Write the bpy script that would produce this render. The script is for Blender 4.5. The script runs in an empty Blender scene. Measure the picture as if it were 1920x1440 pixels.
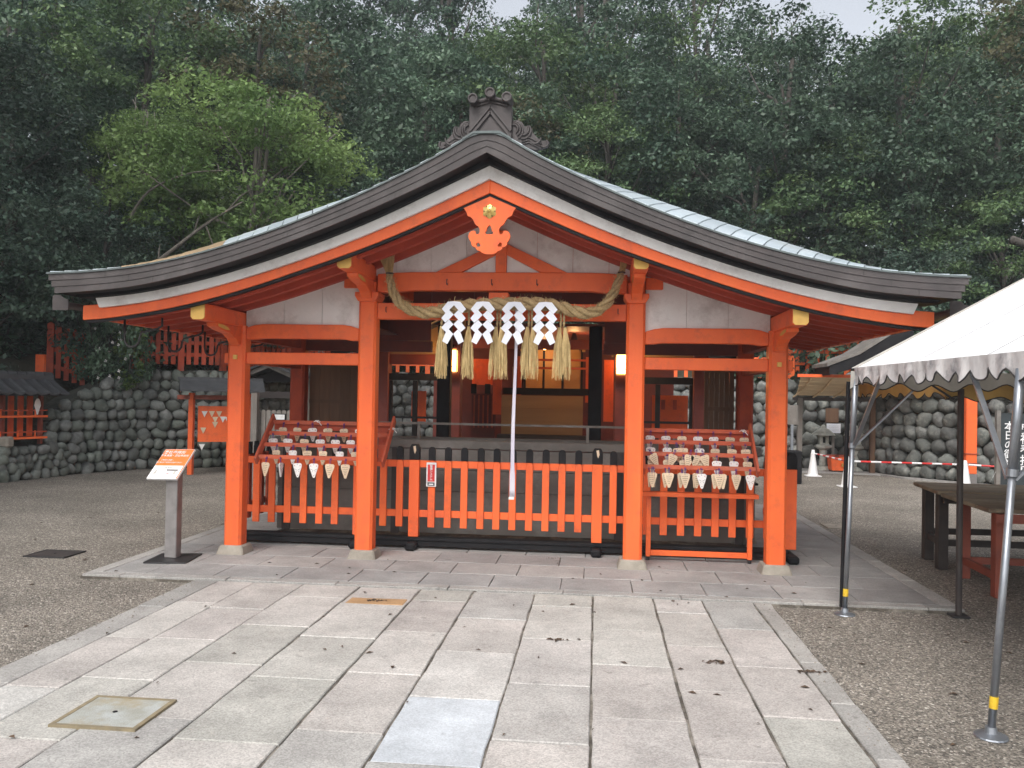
import bpy, bmesh, math, random
import numpy as np
from mathutils import Vector, Matrix, noise
random.seed(7); rng = np.random.default_rng(7)
PI = math.pi
sc = bpy.context.scene
COL = sc.collection

# ------------------------------------------------------------------ camera
cam_d = bpy.data.cameras.new('camera'); cam = bpy.data.objects.new('camera', cam_d); COL.objects.link(cam)
cam_d.sensor_width = 36; cam_d.lens = 36*1597/1920; cam_d.clip_end = 400; cam_d.clip_start = .05
R2 = Vector((0.99502225, 0.09801426, 0.01799785)); U2 = Vector((-0.01654726, -0.01559267, 0.99974149)); F2 = Vector((-0.09826956, 0.99506285, 0.01389319))
m = Matrix((R2, U2, -F2)).transposed().to_4x4(); m.translation = Vector((0.877, -7.634, 1.55)); cam.matrix_world = m
sc.camera = cam
# ------------------------------------------------------------------ world, sun, exposure
SUN_EL, SUN_AZ = math.radians(50), math.radians(196)      # soft light from behind the camera
w = bpy.data.worlds.new("World"); sc.world = w; w.use_nodes = True
nt = w.node_tree; nt.nodes.clear()
out = nt.nodes.new('ShaderNodeOutputWorld'); bg = nt.nodes.new('ShaderNodeBackground'); sky = nt.nodes.new('ShaderNodeTexSky')
sky.sky_type = 'NISHITA'; sky.sun_disc = False; sky.sun_elevation = SUN_EL; sky.sun_rotation = SUN_AZ
sky.air_density = 1.0; sky.dust_density = 4.0; sky.ozone_density = 1.0
hs = nt.nodes.new('ShaderNodeHueSaturation'); hs.inputs['Saturation'].default_value = .28
nt.links.new(sky.outputs[0], hs.inputs['Color']); nt.links.new(hs.outputs[0], bg.inputs[0]); bg.inputs[1].default_value = .15
nt.links.new(bg.outputs[0], out.inputs[0])
sd = bpy.data.lights.new('sun', 'SUN'); sd.energy = 1.0; sd.angle = math.radians(35); sd.color = (1, .97, .93)
so = bpy.data.objects.new('sun', sd); COL.objects.link(so)
sv = Vector((math.sin(SUN_AZ)*math.cos(SUN_EL), math.cos(SUN_AZ)*math.cos(SUN_EL), math.sin(SUN_EL)))
so.rotation_euler = (-sv).to_track_quat('-Z', 'Y').to_euler()
sc.view_settings.view_transform = 'Standard'; sc.view_settings.look = 'None'; sc.view_settings.gamma = 1
sc.view_settings.use_curve_mapping = False; sc.view_settings.exposure = 0.78
sc.render.engine = 'CYCLES'
sc.cycles.max_bounces = 6

# ------------------------------------------------------------------ materials
def newmat(name):
    mt = bpy.data.materials.new(name); mt.use_nodes = True; n = mt.node_tree
    return mt, n, n.nodes['Principled BSDF']
def rgba(c): return (c[0], c[1], c[2], 1)
def mixn(n, blend='MIX'):
    x = n.nodes.new('ShaderNodeMix'); x.data_type = 'RGBA'; x.blend_type = blend; return x
def mat(name, c1, c2=None, scale=6, rough=.7, bump=.15, bscale=40, stretch=(1, 1, 1), metal=0, rand=0.0, detail=6, dirt=None, spec=.5, coord='pos', bdist=.01, lo=.35, hi=.65, dscale=2.2, dlo=.5, dhi=.72, satvar=False):
    """painted / wooden / stone surface: two tones through noise, random tint per object, worn patches, fine relief"""
    mt, n, b = newmat(name); L = n.links
    c2 = c2 or tuple(v*.75 for v in c1)
    if coord == 'pos': g = n.nodes.new('ShaderNodeNewGeometry').outputs['Position']
    else: g = n.nodes.new('ShaderNodeTexCoord').outputs['Object']
    mp = n.nodes.new('ShaderNodeMapping'); mp.inputs['Scale'].default_value = stretch; L.new(g, mp.inputs['Vector'])
    nz = n.nodes.new('ShaderNodeTexNoise'); nz.inputs['Scale'].default_value = scale; nz.inputs['Detail'].default_value = detail; nz.inputs['Roughness'].default_value = .62
    L.new(mp.outputs[0], nz.inputs['Vector'])
    mr = n.nodes.new('ShaderNodeMapRange'); mr.inputs[1].default_value = lo; mr.inputs[2].default_value = hi; L.new(nz.outputs[0], mr.inputs[0])
    mx = mixn(n); mx.inputs[6].default_value = rgba(c1); mx.inputs[7].default_value = rgba(c2); L.new(mr.outputs[0], mx.inputs[0])
    col = mx.outputs[2]
    if dirt:
        nd = n.nodes.new('ShaderNodeTexNoise'); nd.inputs['Scale'].default_value = dscale; nd.inputs['Detail'].default_value = 8; nd.inputs['Roughness'].default_value = .7
        L.new(g, nd.inputs['Vector'])
        r2 = n.nodes.new('ShaderNodeMapRange'); r2.inputs[1].default_value = dlo; r2.inputs[2].default_value = dhi; L.new(nd.outputs[0], r2.inputs[0])
        m2 = mixn(n); L.new(r2.outputs[0], m2.inputs[0]); L.new(col, m2.inputs[6]); m2.inputs[7].default_value = rgba(dirt); col = m2.outputs[2]
    if rand:
        oi = n.nodes.new('ShaderNodeObjectInfo')
        r3 = n.nodes.new('ShaderNodeMapRange'); r3.inputs[3].default_value = 1-rand; r3.inputs[4].default_value = 1+rand; L.new(oi.outputs['Random'], r3.inputs[0])
        hv = n.nodes.new('ShaderNodeHueSaturation'); L.new(r3.outputs[0], hv.inputs['Value']); L.new(col, hv.inputs['Color'])
        ms = n.nodes.new('ShaderNodeMath'); ms.operation = 'MULTIPLY'; ms.inputs[1].default_value = 7.31; L.new(oi.outputs['Random'], ms.inputs[0])
        fr = n.nodes.new('ShaderNodeMath'); fr.operation = 'FRACT'; L.new(ms.outputs[0], fr.inputs[0])
        r4 = n.nodes.new('ShaderNodeMapRange'); r4.inputs[3].default_value = .45 if satvar else 1; r4.inputs[4].default_value = 1.35 if satvar else 1; L.new(fr.outputs[0], r4.inputs[0]); L.new(r4.outputs[0], hv.inputs['Saturation'])
        col = hv.outputs[0]
    L.new(col, b.inputs['Base Color']); b.inputs['Roughness'].default_value = rough; b.inputs['Metallic'].default_value = metal
    b.inputs['Specular IOR Level'].default_value = spec
    if bump:
        nb = n.nodes.new('ShaderNodeTexNoise'); nb.inputs['Scale'].default_value = bscale; nb.inputs['Detail'].default_value = 5
        L.new(mp.outputs[0], nb.inputs['Vector'])
        bp = n.nodes.new('ShaderNodeBump'); bp.inputs['Strength'].default_value = bump; bp.inputs['Distance'].default_value = bdist
        L.new(nb.outputs[0], bp.inputs['Height']); L.new(bp.outputs[0], b.inputs['Normal'])
    return mt
M = {}
VERM = (.84, .150, .036)
M['orange'] = mat('vermilion_paint', VERM, (.74, .118, .032), 3, .5, .2, 30, dirt=(.40, .085, .045), stretch=(1, 1, .25), rand=.08, dlo=.52, dhi=.88, dscale=6, spec=.35)
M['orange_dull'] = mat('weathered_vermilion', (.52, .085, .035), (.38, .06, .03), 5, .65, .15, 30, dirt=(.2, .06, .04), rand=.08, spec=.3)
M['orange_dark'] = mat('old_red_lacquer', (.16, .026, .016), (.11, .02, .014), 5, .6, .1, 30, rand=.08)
M['ceiling'] = mat('red_soffit_boards', (.46, .080, .046), (.38, .066, .040), 4, .7, .1, 30, spec=.2)
M['rack'] = mat('shaded_rack_paint', (.55, .115, .055), (.42, .085, .045), 7, .6, .15, 30, dirt=(.34, .13, .085), rand=.06, spec=.3)  # vermilion dulled: the shading on the rack rails is put into the colour
M['teal'] = mat('dark_teal_lip', (.10, .125, .125), (.075, .09, .09), 6, .5, .1, 30, metal=.2)
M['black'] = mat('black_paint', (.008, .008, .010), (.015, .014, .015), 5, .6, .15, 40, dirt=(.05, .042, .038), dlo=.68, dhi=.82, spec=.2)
M['whiteboard'] = mat('whitewashed_board', (.76, .74, .72), (.69, .67, .65), 3, .75, .08, 50, dirt=(.42, .38, .36), rand=.03)
M['copper'] = mat('brown_patina_copper', (.074, .064, .063), (.055, .049, .049), 5, .55, .12, 25, dirt=(.110, .100, .098), metal=.1, rand=.05, spec=.3)
M['patina'] = mat('light_patina_copper', (.52, .59, .63), (.42, .50, .54), 3, .3, .06, 20, dirt=(.56, .60, .60), metal=.2, rand=.14, spec=.7)
M['copper_new'] = mat('tan_copper', (.50, .35, .20), (.42, .30, .18), 4, .35, .06, 20, metal=.35, rand=.1)
M['gold'] = mat('gold_leaf', (.83, .60, .22), (.6, .42, .13), 20, .28, .15, 60, metal=.9)
M['yellow'] = mat('yellow_ochre_paint', (.72, .44, .10), (.62, .37, .09), 8, .6, .08, 40)
M['greywood'] = mat('grey_weathered_wood', (.20, .18, .16), (.13, .118, .105), 6, .85, .3, 30, stretch=(1, 1, .15), rand=.12, dirt=(.27, .25, .23))
M['greyboard'] = mat('grey_box_wood', (.185, .168, .15), (.13, .12, .108), 5, .85, .25, 25, stretch=(.15, 1, 1), rand=.06, dirt=(.25, .235, .22))
M['brownwood'] = mat('brown_wood', (.16, .085, .045), (.10, .052, .03), 8, .7, .25, 30, stretch=(1, 1, .1), rand=.1)
M['tanwood'] = mat('tan_plank', (.40, .25, .11), (.31, .185, .08), 4, .7, .15, 30, stretch=(.1, 1, 1), rand=.07)
M['tablewood'] = mat('table_plank', (.30, .25, .17), (.17, .12, .08), 4, .75, .25, 30, stretch=(.2, 1, 1), rand=.12, dirt=(.36, .33, .25))
M['darkwood'] = mat('dark_table_wood', (.035, .028, .028), (.055, .045, .04), 6, .6, .2, 30)
M['iron'] = mat('black_iron', (.02, .02, .022), (.03, .028, .028), 20, .5, .1)
M['steel'] = mat('galvanised_steel', (.33, .35, .38), (.26, .28, .31), 12, .38, .06, 40, metal=.75)
M['steel_flat'] = mat('brushed_metal', (.25, .235, .23), (.19, .18, .175), 10, .5, .1, 60, metal=.3)
M['yellowtape'] = mat('yellow_tape', (.75, .5, .03), (.6, .38, .03), 30, .5, .1)
M['canvas'] = mat('white_tent_canvas', (.80, .80, .80), (.74, .74, .75), 2, .6, .3, 7, bdist=.05, dirt=(.52, .51, .51), dscale=9, dlo=.60, dhi=.78)
M['valance'] = mat('stained_canvas', (.72, .70, .69), (.46, .44, .44), 9, .75, .25, 25, dirt=(.22, .21, .22), stretch=(1, 1, .4), dscale=7, dlo=.48, dhi=.66)
M['ochrecanvas'] = mat('ochre_tent_canvas', (.52, .33, .10), (.40, .25, .08), 4, .7, .1, 20)
M['greycanvas'] = mat('grey_tent_canvas', (.50, .48, .44), (.38, .36, .33), 5, .7, .1, 20)
M['hem'] = mat('dark_hem', (.05, .045, .045), None, 10, .8, 0)
M['purple'] = mat('purple_string', (.07, .022, .14), (.10, .04, .2), 40, .8, .2, 90)
M['straw'] = mat('rice_straw', (.74, .56, .27), (.40, .28, .115), 35, .8, .3, 120, stretch=(1, 1, .25), rand=.08)
M['rope'] = mat('straw_rope', (.52, .39, .20), (.33, .23, .11), 60, .85, .7, 160, dirt=(.22, .15, .07), dscale=25)
M['paper'] = mat('white_paper', (.80, .82, .88), (.74, .77, .85), 5, .6, .05, 12)
M['silk'] = mat('lilac_silk_cord', (.50, .46, .56), (.62, .60, .64), 8, .6, .15, 60, stretch=(1, 1, .2))
M['plaque'] = mat('pale_cedar', (.70, .56, .40), (.60, .46, .31), 12, .7, .12, 60, rand=.12, coord='obj', stretch=(1, 1, .3))
M['plaquewhite'] = mat('white_painted_cedar', (.78, .76, .74), (.70, .67, .64), 9, .65, .08, 60, rand=.06, coord='obj')
M['ink'] = mat('ink', (.03, .028, .03), None, 10, .7, 0)
M['redink'] = mat('red_ink', (.45, .05, .05), None, 10, .7, 0)
M['whitepaint'] = mat('white_print', (.85, .85, .85), None, 10, .5, 0)
M['redpaint'] = mat('red_print', (.62, .03, .03), (.55, .03, .03), 10, .5, 0)
M['signorange'] = mat('orange_print', (.85, .19, .035), (.82, .18, .03), 10, .45, 0)
M['greyprint'] = mat('grey_print', (.35, .35, .35), None, 10, .5, 0)
M['tile'] = mat('dark_roof_tile', (.055, .058, .064), (.035, .036, .04), 8, .55, .25, 40, rand=.15)
M['concrete'] = mat('weathered_concrete', (.33, .30, .25), (.24, .215, .18), 8, .9, .35, 60, dirt=(.16, .14, .115), rand=.04)
M['wallstone'] = mat('river_stone', (.165, .180, .160), (.088, .100, .088), 5, .85, .5, 18, dirt=(.24, .25, .23), rand=.32, satvar=True, coord='pos', bdist=.02, dscale=7, dlo=.52, dhi=.75)
M['wallstone_r'] = mat('river_stone_bright', (.150, .158, .148), (.080, .086, .080), 5, .85, .5, 18, dirt=(.30, .30, .27), rand=.30, satvar=True, coord='pos', bdist=.02, dscale=7, dlo=.5, dhi=.75)
M['wallearth'] = mat('dark_wall_mortar', (.035, .037, .032), (.06, .062, .05), 8, .95, .6, 20, bdist=.05)
M['lanternstone'] = mat('lantern_granite', (.46, .46, .42), (.34, .345, .31), 12, .9, .4, 50, dirt=(.15, .16, .13))
M['bark'] = mat('tree_bark', (.085, .075, .065), (.04, .036, .032), 6, .95, .8, 14, stretch=(1, 1, .25), bdist=.05)
M['palebark'] = mat('pale_bark', (.20, .18, .15), (.10, .09, .08), 6, .95, .6, 14, stretch=(1, 1, .25), bdist=.03)
M['glass'] = mat('smoked_glass', (.05, .06, .065), None, 4, .12, 0)
M['cone'] = mat('white_plastic', (.80, .80, .80), (.74, .74, .74), 6, .4, .03)
M['bamboo'] = mat('tan_slats', (.78, .62, .40), (.62, .47, .28), 8, .7, .2, 30, stretch=(.2, 1, 1), rand=.1)
M['redbrown'] = mat('redbrown_paint', (.30, .075, .045), (.22, .055, .035), 6, .6, .15)

def stone_slab(name, base, amt, spec2=.4):
    mt, n, b = newmat(name); L = n.links
    g = n.nodes.new('ShaderNodeNewGeometry').outputs['Position']
    oi = n.nodes.new('ShaderNodeObjectInfo')
    ramp = n.nodes.new('ShaderNodeValToRGB'); r = ramp.color_ramp
    r.interpolation = 'LINEAR'
    tones = base
    while len(r.elements) < len(tones): r.elements.new(.5)
    for i, t in enumerate(tones): r.elements[i].position = i/(len(tones)-1); r.elements[i].color = rgba(t)
    L.new(oi.outputs['Random'], ramp.inputs[0])
    vo = n.nodes.new('ShaderNodeTexVoronoi'); vo.inputs['Scale'].default_value = 140; L.new(g, vo.inputs['Vector'])
    gr = n.nodes.new('ShaderNodeMapRange'); gr.inputs[3].default_value = 1-amt; gr.inputs[4].default_value = 1+amt
    sep = n.nodes.new('ShaderNodeSeparateColor'); L.new(vo.outputs['Color'], sep.inputs[0]); L.new(sep.outputs[0], gr.inputs[0])
    n1 = n.nodes.new('ShaderNodeTexNoise'); n1.inputs['Scale'].default_value = 3.2; n1.inputs['Detail'].default_value = 9; n1.inputs['Roughness'].default_value = .68
    add = n.nodes.new('ShaderNodeVectorMath'); add.operation = 'ADD'; L.new(g, add.inputs[0]); L.new(oi.outputs['Random'], add.inputs[1]); L.new(add.outputs[0], n1.inputs['Vector'])
    r1 = n.nodes.new('ShaderNodeMapRange'); r1.inputs[1].default_value = .3; r1.inputs[2].default_value = .7; r1.inputs[3].default_value = .80; r1.inputs[4].default_value = 1.12; L.new(n1.outputs[0], r1.inputs[0])
    mm = n.nodes.new('ShaderNodeMath'); mm.operation = 'MULTIPLY'; L.new(gr.outputs[0], mm.inputs[0]); L.new(r1.outputs[0], mm.inputs[1])
    # pale worn blotches and small dark lichen spots
    n2 = n.nodes.new('ShaderNodeTexNoise'); n2.inputs['Scale'].default_value = 11; n2.inputs['Detail'].default_value = 6; L.new(add.outputs[0], n2.inputs['Vector'])
    r2 = n.nodes.new('ShaderNodeMapRange'); r2.inputs[1].default_value = .66; r2.inputs[2].default_value = .74; r2.inputs[3].default_value = 1; r2.inputs[4].default_value = .72; L.new(n2.outputs[0], r2.inputs[0])
    m2 = n.nodes.new('ShaderNodeMath'); m2.operation = 'MULTIPLY'; L.new(mm.outputs[0], m2.inputs[0]); L.new(r2.outputs[0], m2.inputs[1])
    n5 = n.nodes.new('ShaderNodeTexNoise'); n5.inputs['Scale'].default_value = 1.1; n5.inputs['Detail'].default_value = 10; n5.inputs['Roughness'].default_value = .72; L.new(g, n5.inputs['Vector'])
    r5 = n.nodes.new('ShaderNodeMapRange'); r5.inputs[1].default_value = .38; r5.inputs[2].default_value = .62; r5.inputs[3].default_value = .82; r5.inputs[4].default_value = 1.08; L.new(n5.outputs[0], r5.inputs[0])
    m3 = n.nodes.new('ShaderNodeMath'); m3.operation = 'MULTIPLY'; L.new(m2.outputs[0], m3.inputs[0]); L.new(r5.outputs[0], m3.inputs[1]); m2 = m3
    hv = n.nodes.new('ShaderNodeHueSaturation'); L.new(ramp.outputs[0], hv.inputs['Color']); L.new(m2.outputs[0], hv.inputs['Value'])
    L.new(hv.outputs[0], b.inputs['Base Color']); b.inputs['Roughness'].default_value = .75; b.inputs['Specular IOR Level'].default_value = spec2
    n3 = n.nodes.new('ShaderNodeTexNoise'); n3.inputs['Scale'].default_value = 90; n3.inputs['Detail'].default_value = 6; L.new(g, n3.inputs['Vector'])
    bp = n.nodes.new('ShaderNodeBump'); bp.inputs['Strength'].default_value = .35; bp.inputs['Distance'].default_value = .006; L.new(n3.outputs[0], bp.inputs['Height']); L.new(bp.outputs[0], b.inputs['Normal'])
    return mt
M['slab'] = stone_slab('path_granite', [(.43, .405, .380), (.37, .368, .352), (.46, .435, .408), (.41, .380, .358), (.49, .470, .440), (.40, .392, .36), (.44, .41, .388), (.51, .50, .475)], .22)
M['slab2'] = stone_slab('platform_granite', [(.31, .30, .29), (.28, .28, .275), (.33, .315, .30), (.27, .265, .26)], .14)
M['slabblue'] = stone_slab('bluish_slab', [(.50, .53, .56), (.52, .55, .58)], .12)
M['slabrust'] = stone_slab('rusty_slab', [(.42, .26, .13), (.40, .25, .13)], .14)
M['kerb'] = stone_slab('kerb_granite', [(.33, .32, .30), (.38, .365, .345), (.30, .295, .28)], .2)

def gravel_mat():
    mt, n, b = newmat('fine_gravel'); L = n.links
    g = n.nodes.new('ShaderNodeNewGeometry').outputs['Position']
    vo = n.nodes.new('ShaderNodeTexVoronoi'); vo.inputs['Scale'].default_value = 92; L.new(g, vo.inputs['Vector'])
    sep = n.nodes.new('ShaderNodeSeparateColor'); L.new(vo.outputs['Color'], sep.inputs[0])
    ramp = n.nodes.new('ShaderNodeValToRGB'); r = ramp.color_ramp
    cs = [(0, (.085, .078, .070)), (.35, (.165, .148, .128)), (.7, (.25, .225, .19)), (.93, (.34, .305, .26)), (1, (.60, .56, .50))]
    while len(r.elements) < 5: r.elements.new(.5)
    for e, (p, c) in zip(r.elements, cs): e.position = p; e.color = rgba(c)
    L.new(sep.outputs[0], ramp.inputs[0])
    n1 = n.nodes.new('ShaderNodeTexNoise'); n1.inputs['Scale'].default_value = .9; n1.inputs['Detail'].default_value = 8; L.new(g, n1.inputs['Vector'])
    r1 = n.nodes.new('ShaderNodeMapRange'); r1.inputs[1].default_value = .3; r1.inputs[2].default_value = .7; r1.inputs[3].default_value = .72; r1.inputs[4].default_value = 1.15; L.new(n1.outputs[0], r1.inputs[0])
    hv = n.nodes.new('ShaderNodeHueSaturation'); L.new(ramp.outputs[0], hv.inputs['Color']); L.new(r1.outputs[0], hv.inputs['Value'])
    L.new(hv.outputs[0], b.inputs['Base Color']); b.inputs['Roughness'].default_value = .9; b.inputs['Specular IOR Level'].default_value = .3
    bp = n.nodes.new('ShaderNodeBump'); bp.inputs['Strength'].default_value = .6; bp.inputs['Distance'].default_value = .012; bp.invert = True
    L.new(vo.outputs['Distance'], bp.inputs['Height']); L.new(bp.outputs[0], b.inputs['Normal'])
    return mt
M['gravel'] = gravel_mat()
M['joint'] = mat('joint_soil', (.06, .052, .042), (.11, .096, .078), 12, .95, .5, 60, dirt=(.26, .235, .20), dscale=5, dlo=.46, dhi=.62)
M['soil'] = mat('forest_floor', (.030, .034, .020), (.055, .045, .030), 2, .95, .8, 8, bdist=.08)

def leaf_mat(name, dark, light, trans=.25, scale=.9, rough=.45):
    mt, n, b = newmat(name); L = n.links
    g = n.nodes.new('ShaderNodeNewGeometry')
    nz = n.nodes.new('ShaderNodeTexNoise'); nz.inputs['Scale'].default_value = scale; nz.inputs['Detail'].default_value = 3; L.new(g.outputs['Position'], nz.inputs['Vector'])
    mr = n.nodes.new('ShaderNodeMapRange'); mr.inputs[1].default_value = .36; mr.inputs[2].default_value = .64; L.new(nz.outputs[0], mr.inputs[0])
    mx = mixn(n); mx.inputs[6].default_value = rgba(dark); mx.inputs[7].default_value = rgba(light); L.new(mr.outputs[0], mx.inputs[0])
    ri = n.nodes.new('ShaderNodeMapRange'); ri.inputs[3].default_value = .65; ri.inputs[4].default_value = 1.4; L.new(g.outputs['Random Per Island'], ri.inputs[0])
    oi = n.nodes.new('ShaderNodeObjectInfo'); ro = n.nodes.new('ShaderNodeMapRange'); ro.inputs[3].default_value = .8; ro.inputs[4].default_value = 1.2; L.new(oi.outputs['Random'], ro.inputs[0])
    mm = n.nodes.new('ShaderNodeMath'); mm.operation = 'MULTIPLY'; L.new(ri.outputs[0], mm.inputs[0]); L.new(ro.outputs[0], mm.inputs[1])
    hv = n.nodes.new('ShaderNodeHueSaturation'); L.new(mx.outputs[2], hv.inputs['Color']); L.new(mm.outputs[0], hv.inputs['Value'])
    L.new(hv.outputs[0], b.inputs['Base Color']); b.inputs['Roughness'].default_value = rough; b.inputs['Specular IOR Level'].default_value = .3
    tr = n.nodes.new('ShaderNodeBsdfTranslucent'); L.new(hv.outputs[0], tr.inputs[0])
    ms = n.nodes.new('ShaderNodeMixShader'); ms.inputs[0].default_value = trans; L.new(b.outputs[0], ms.inputs[1]); L.new(tr.outputs[0], ms.inputs[2])
    L.new(ms.outputs[0], n.nodes['Material Output'].inputs[0])
    return mt
M['leaf_dark'] = leaf_mat('evergreen_leaf', (.046, .084, .056), (.100, .155, .098), .25, .7)
M['leaf_mid'] = leaf_mat('mid_green_leaf', (.065, .115, .052), (.13, .195, .082), .3, .7)
M['leaf_maple'] = leaf_mat('maple_leaf', (.110, .185, .060), (.21, .30, .105), .4, .6, .55)
M['leaf_bluish'] = leaf_mat('camellia_leaf', (.044, .078, .058), (.088, .130, .092), .2, .8, .4)
M['leaf_olive'] = leaf_mat('olive_leaf', (.085, .085, .045), (.16, .15, .085), .35, .6)
M['leaf_litter'] = mat('dry_leaf', (.10, .06, .035), (.05, .035, .025), 30, .8, .1, 40)

def glow(name, col, strength):
    mt, n, b = newmat(name)
    b.inputs['Base Color'].default_value = rgba(col); b.inputs['Emission Color'].default_value = rgba(col); b.inputs['Emission Strength'].default_value = strength
    return mt
M['lampglow'] = glow('lit_lantern_paper', (1, .55, .17), 5.0)
M['goldscreen'] = mat('gold_screen', (.46, .26, .08), (.36, .20, .06), 3, .5, .08, 30)

# ------------------------------------------------------------------ mesh helpers
class MB:
    def __init__(s): s.v = []; s.f = []
    def add(s, vs, fs):
        o = len(s.v); s.v += [tuple(v) for v in vs]; s.f += [tuple(i+o for i in f) for f in fs]; return s
    def box(s, x0, x1, y0, y1, z0, z1, rot=None, c=None):
        vs = [(x, y, z) for z in (z0, z1) for y in (y0, y1) for x in (x0, x1)]
        if rot is not None:
            cc = Vector(c) if c is not None else Vector(((x0+x1)/2, (y0+y1)/2, (z0+z1)/2))
            vs = [tuple(cc+rot @ (Vector(v)-cc)) for v in vs]
        return s.add(vs, [(0, 2, 3, 1), (4, 5, 7, 6), (0, 1, 5, 4), (2, 6, 7, 3), (0, 4, 6, 2), (1, 3, 7, 5)])
    def bar(s, a, b, wd, ht=None, up=(0, 0, 1)):
        a = Vector(a); b = Vector(b); ht = ht or wd; d = (b-a).normalized(); u = Vector(up)
        if abs(d.dot(u)) > .98: u = Vector((0, 1, 0))
        x = d.cross(u).normalized()*wd/2; y = x.cross(d).normalized()*ht/2
        vs = [p+sx*x+sy*y for p in (a, b) for sx, sy in ((-1, -1), (1, -1), (1, 1), (-1, 1))]
        return s.add(vs, [(0, 1, 2, 3), (7, 6, 5, 4), (0, 4, 5, 1), (1, 5, 6, 2), (2, 6, 7, 3), (3, 7, 4, 0)])
    def prism(s, pts, y0, y1):
        """closed outline in XZ, extruded along Y (works for convex or mildly concave outlines)"""
        n = len(pts); vs = [(p[0], y0, p[1]) for p in pts]+[(p[0], y1, p[1]) for p in pts]
        return s.add(vs, [tuple(range(n)), tuple(range(2*n-1, n-1, -1))]+[(i, i+n, (i+1) % n+n, (i+1) % n) for i in range(n)])
    def strip(s, top, bot, y0, y1):
        """band between two polylines (x,z) of the same length, extruded along Y"""
        n = len(top); vs = []
        for (a, b) in zip(top, bot): vs += [(a[0], y0, a[1]), (b[0], y0, b[1]), (a[0], y1, a[1]), (b[0], y1, b[1])]
        fs = []
        for i in range(n-1):
            p = 4*i; q = p+4
            fs += [(p, p+1, q+1, q), (p+2, q+2, q+3, p+3), (p, q, q+2, p+2), (p+1, p+3, q+3, q+1)]
        fs += [(0, 2, 3, 1), (4*n-4, 4*n-3, 4*n-1, 4*n-2)]
        return s.add(vs, fs)
    def tube(s, pts, r, seg=8, cap=True):
        pts = [Vector(p) for p in pts]; n = len(pts); rs = r if isinstance(r, (list, tuple)) else [r]*n
        u = None; vs = []
        for i, p in enumerate(pts):
            d = (pts[min(i+1, n-1)]-pts[max(i-1, 0)]).normalized()
            if u is None: u = d.orthogonal().normalized()
            u = (u-d*u.dot(d)).normalized(); w_ = d.cross(u)
            vs += [p+rs[i]*(math.cos(2*PI*k/seg)*u+math.sin(2*PI*k/seg)*w_) for k in range(seg)]
        fs = [(i*seg+k, i*seg+(k+1) % seg, (i+1)*seg+(k+1) % seg, (i+1)*seg+k) for i in range(n-1) for k in range(seg)]
        if cap: fs += [tuple(range(seg-1, -1, -1)), tuple((n-1)*seg+k for k in range(seg))]
        return s.add(vs, fs)
    def lathe(s, c, prof, seg=16, axis='z', sq=False):
        vs = []
        for r, h in prof:
            for k in range(seg):
                a = 2*PI*(k+.5)/seg; x, y = r*math.cos(a), r*math.sin(a)
                vs.append((c[0]+x, c[1]+y, c[2]+h) if axis == 'z' else (c[0]+x, c[1]+h, c[2]+y))
        n = len(prof)
        fs = [(i*seg+k, i*seg+(k+1) % seg, (i+1)*seg+(k+1) % seg, (i+1)*seg+k) for i in range(n-1) for k in range(seg)]
        fs += [tuple(range(seg-1, -1, -1)), tuple((n-1)*seg+k for k in range(seg))]
        return s.add(vs, fs)
    def sheet(s, grid):
        """grid[i][j] of points"""
        n, m_ = len(grid), len(grid[0]); vs = [p for row in grid for p in row]
        return s.add(vs, [(i*m_+j, (i+1)*m_+j, (i+1)*m_+j+1, i*m_+j+1) for i in range(n-1) for j in range(m_-1)])

def wloc(o):
    s = Vector((0, 0, 0))
    while o is not None: s += o.location; o = o.parent
    return s
def tag(o, label=None, cat=None, group=None, kind=None):
    if label: o['label'] = label
    if cat: o['category'] = cat
    if group: o['group'] = group
    if kind: o['kind'] = kind
    return o
def mesh_of(name, mb, mt, org, smooth=False):
    me = bpy.data.meshes.new(name)
    ox, oy, oz = org
    me.from_pydata([(v[0]-ox, v[1]-oy, v[2]-oz) for v in mb.v], [], mb.f)
    me.materials.append(M[mt] if isinstance(mt, str) else mt)
    if smooth: me.shade_smooth()
    return me
def bevel(o, wd, seg=1):
    b = o.modifiers.new('bevel', 'BEVEL'); b.width = wd; b.segments = seg; b.limit_method = 'ANGLE'; b.angle_limit = .6
    return o
def part(name, mb, mt, parent=None, bev=0, smooth=False, label=None, kind=None, base=False):
    """mesh given in world coordinates; becomes one object (child of parent, or top level)"""
    a = np.array(mb.v); c = (a.min(0)+a.max(0))/2
    if base: c[2] = a.min(0)[2]
    c = tuple(float(x) for x in c)
    o = bpy.data.objects.new(name, mesh_of(name, mb, mt, c, smooth)); COL.objects.link(o)
    if parent is not None: o.location = Vector(c)-wloc(parent); o.parent = parent
    else: o.location = c
    if bev: bevel(o, bev)
    if label: o['label'] = label
    if kind: o['kind'] = kind
    return o
def empty(name, loc, label, cat, group=None):
    o = bpy.data.objects.new(name, None); COL.objects.link(o); o.location = loc; o.empty_display_size = .2
    return tag(o, label, cat, group)
def inst(name, src, loc, parent=None, rot=None, scale=None):
    """another piece sharing src's mesh; loc in world space"""
    o = bpy.data.objects.new(name, src.data); COL.objects.link(o)
    for md in src.modifiers:
        if md.type == 'BEVEL': bevel(o, md.width, md.segments)
    if parent is not None: o.parent = parent; o.location = Vector(loc)-wloc(parent)
    else: o.location = loc
    if rot is not None: o.rotation_euler = rot
    if scale is not None: o.scale = scale
    return o
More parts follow.
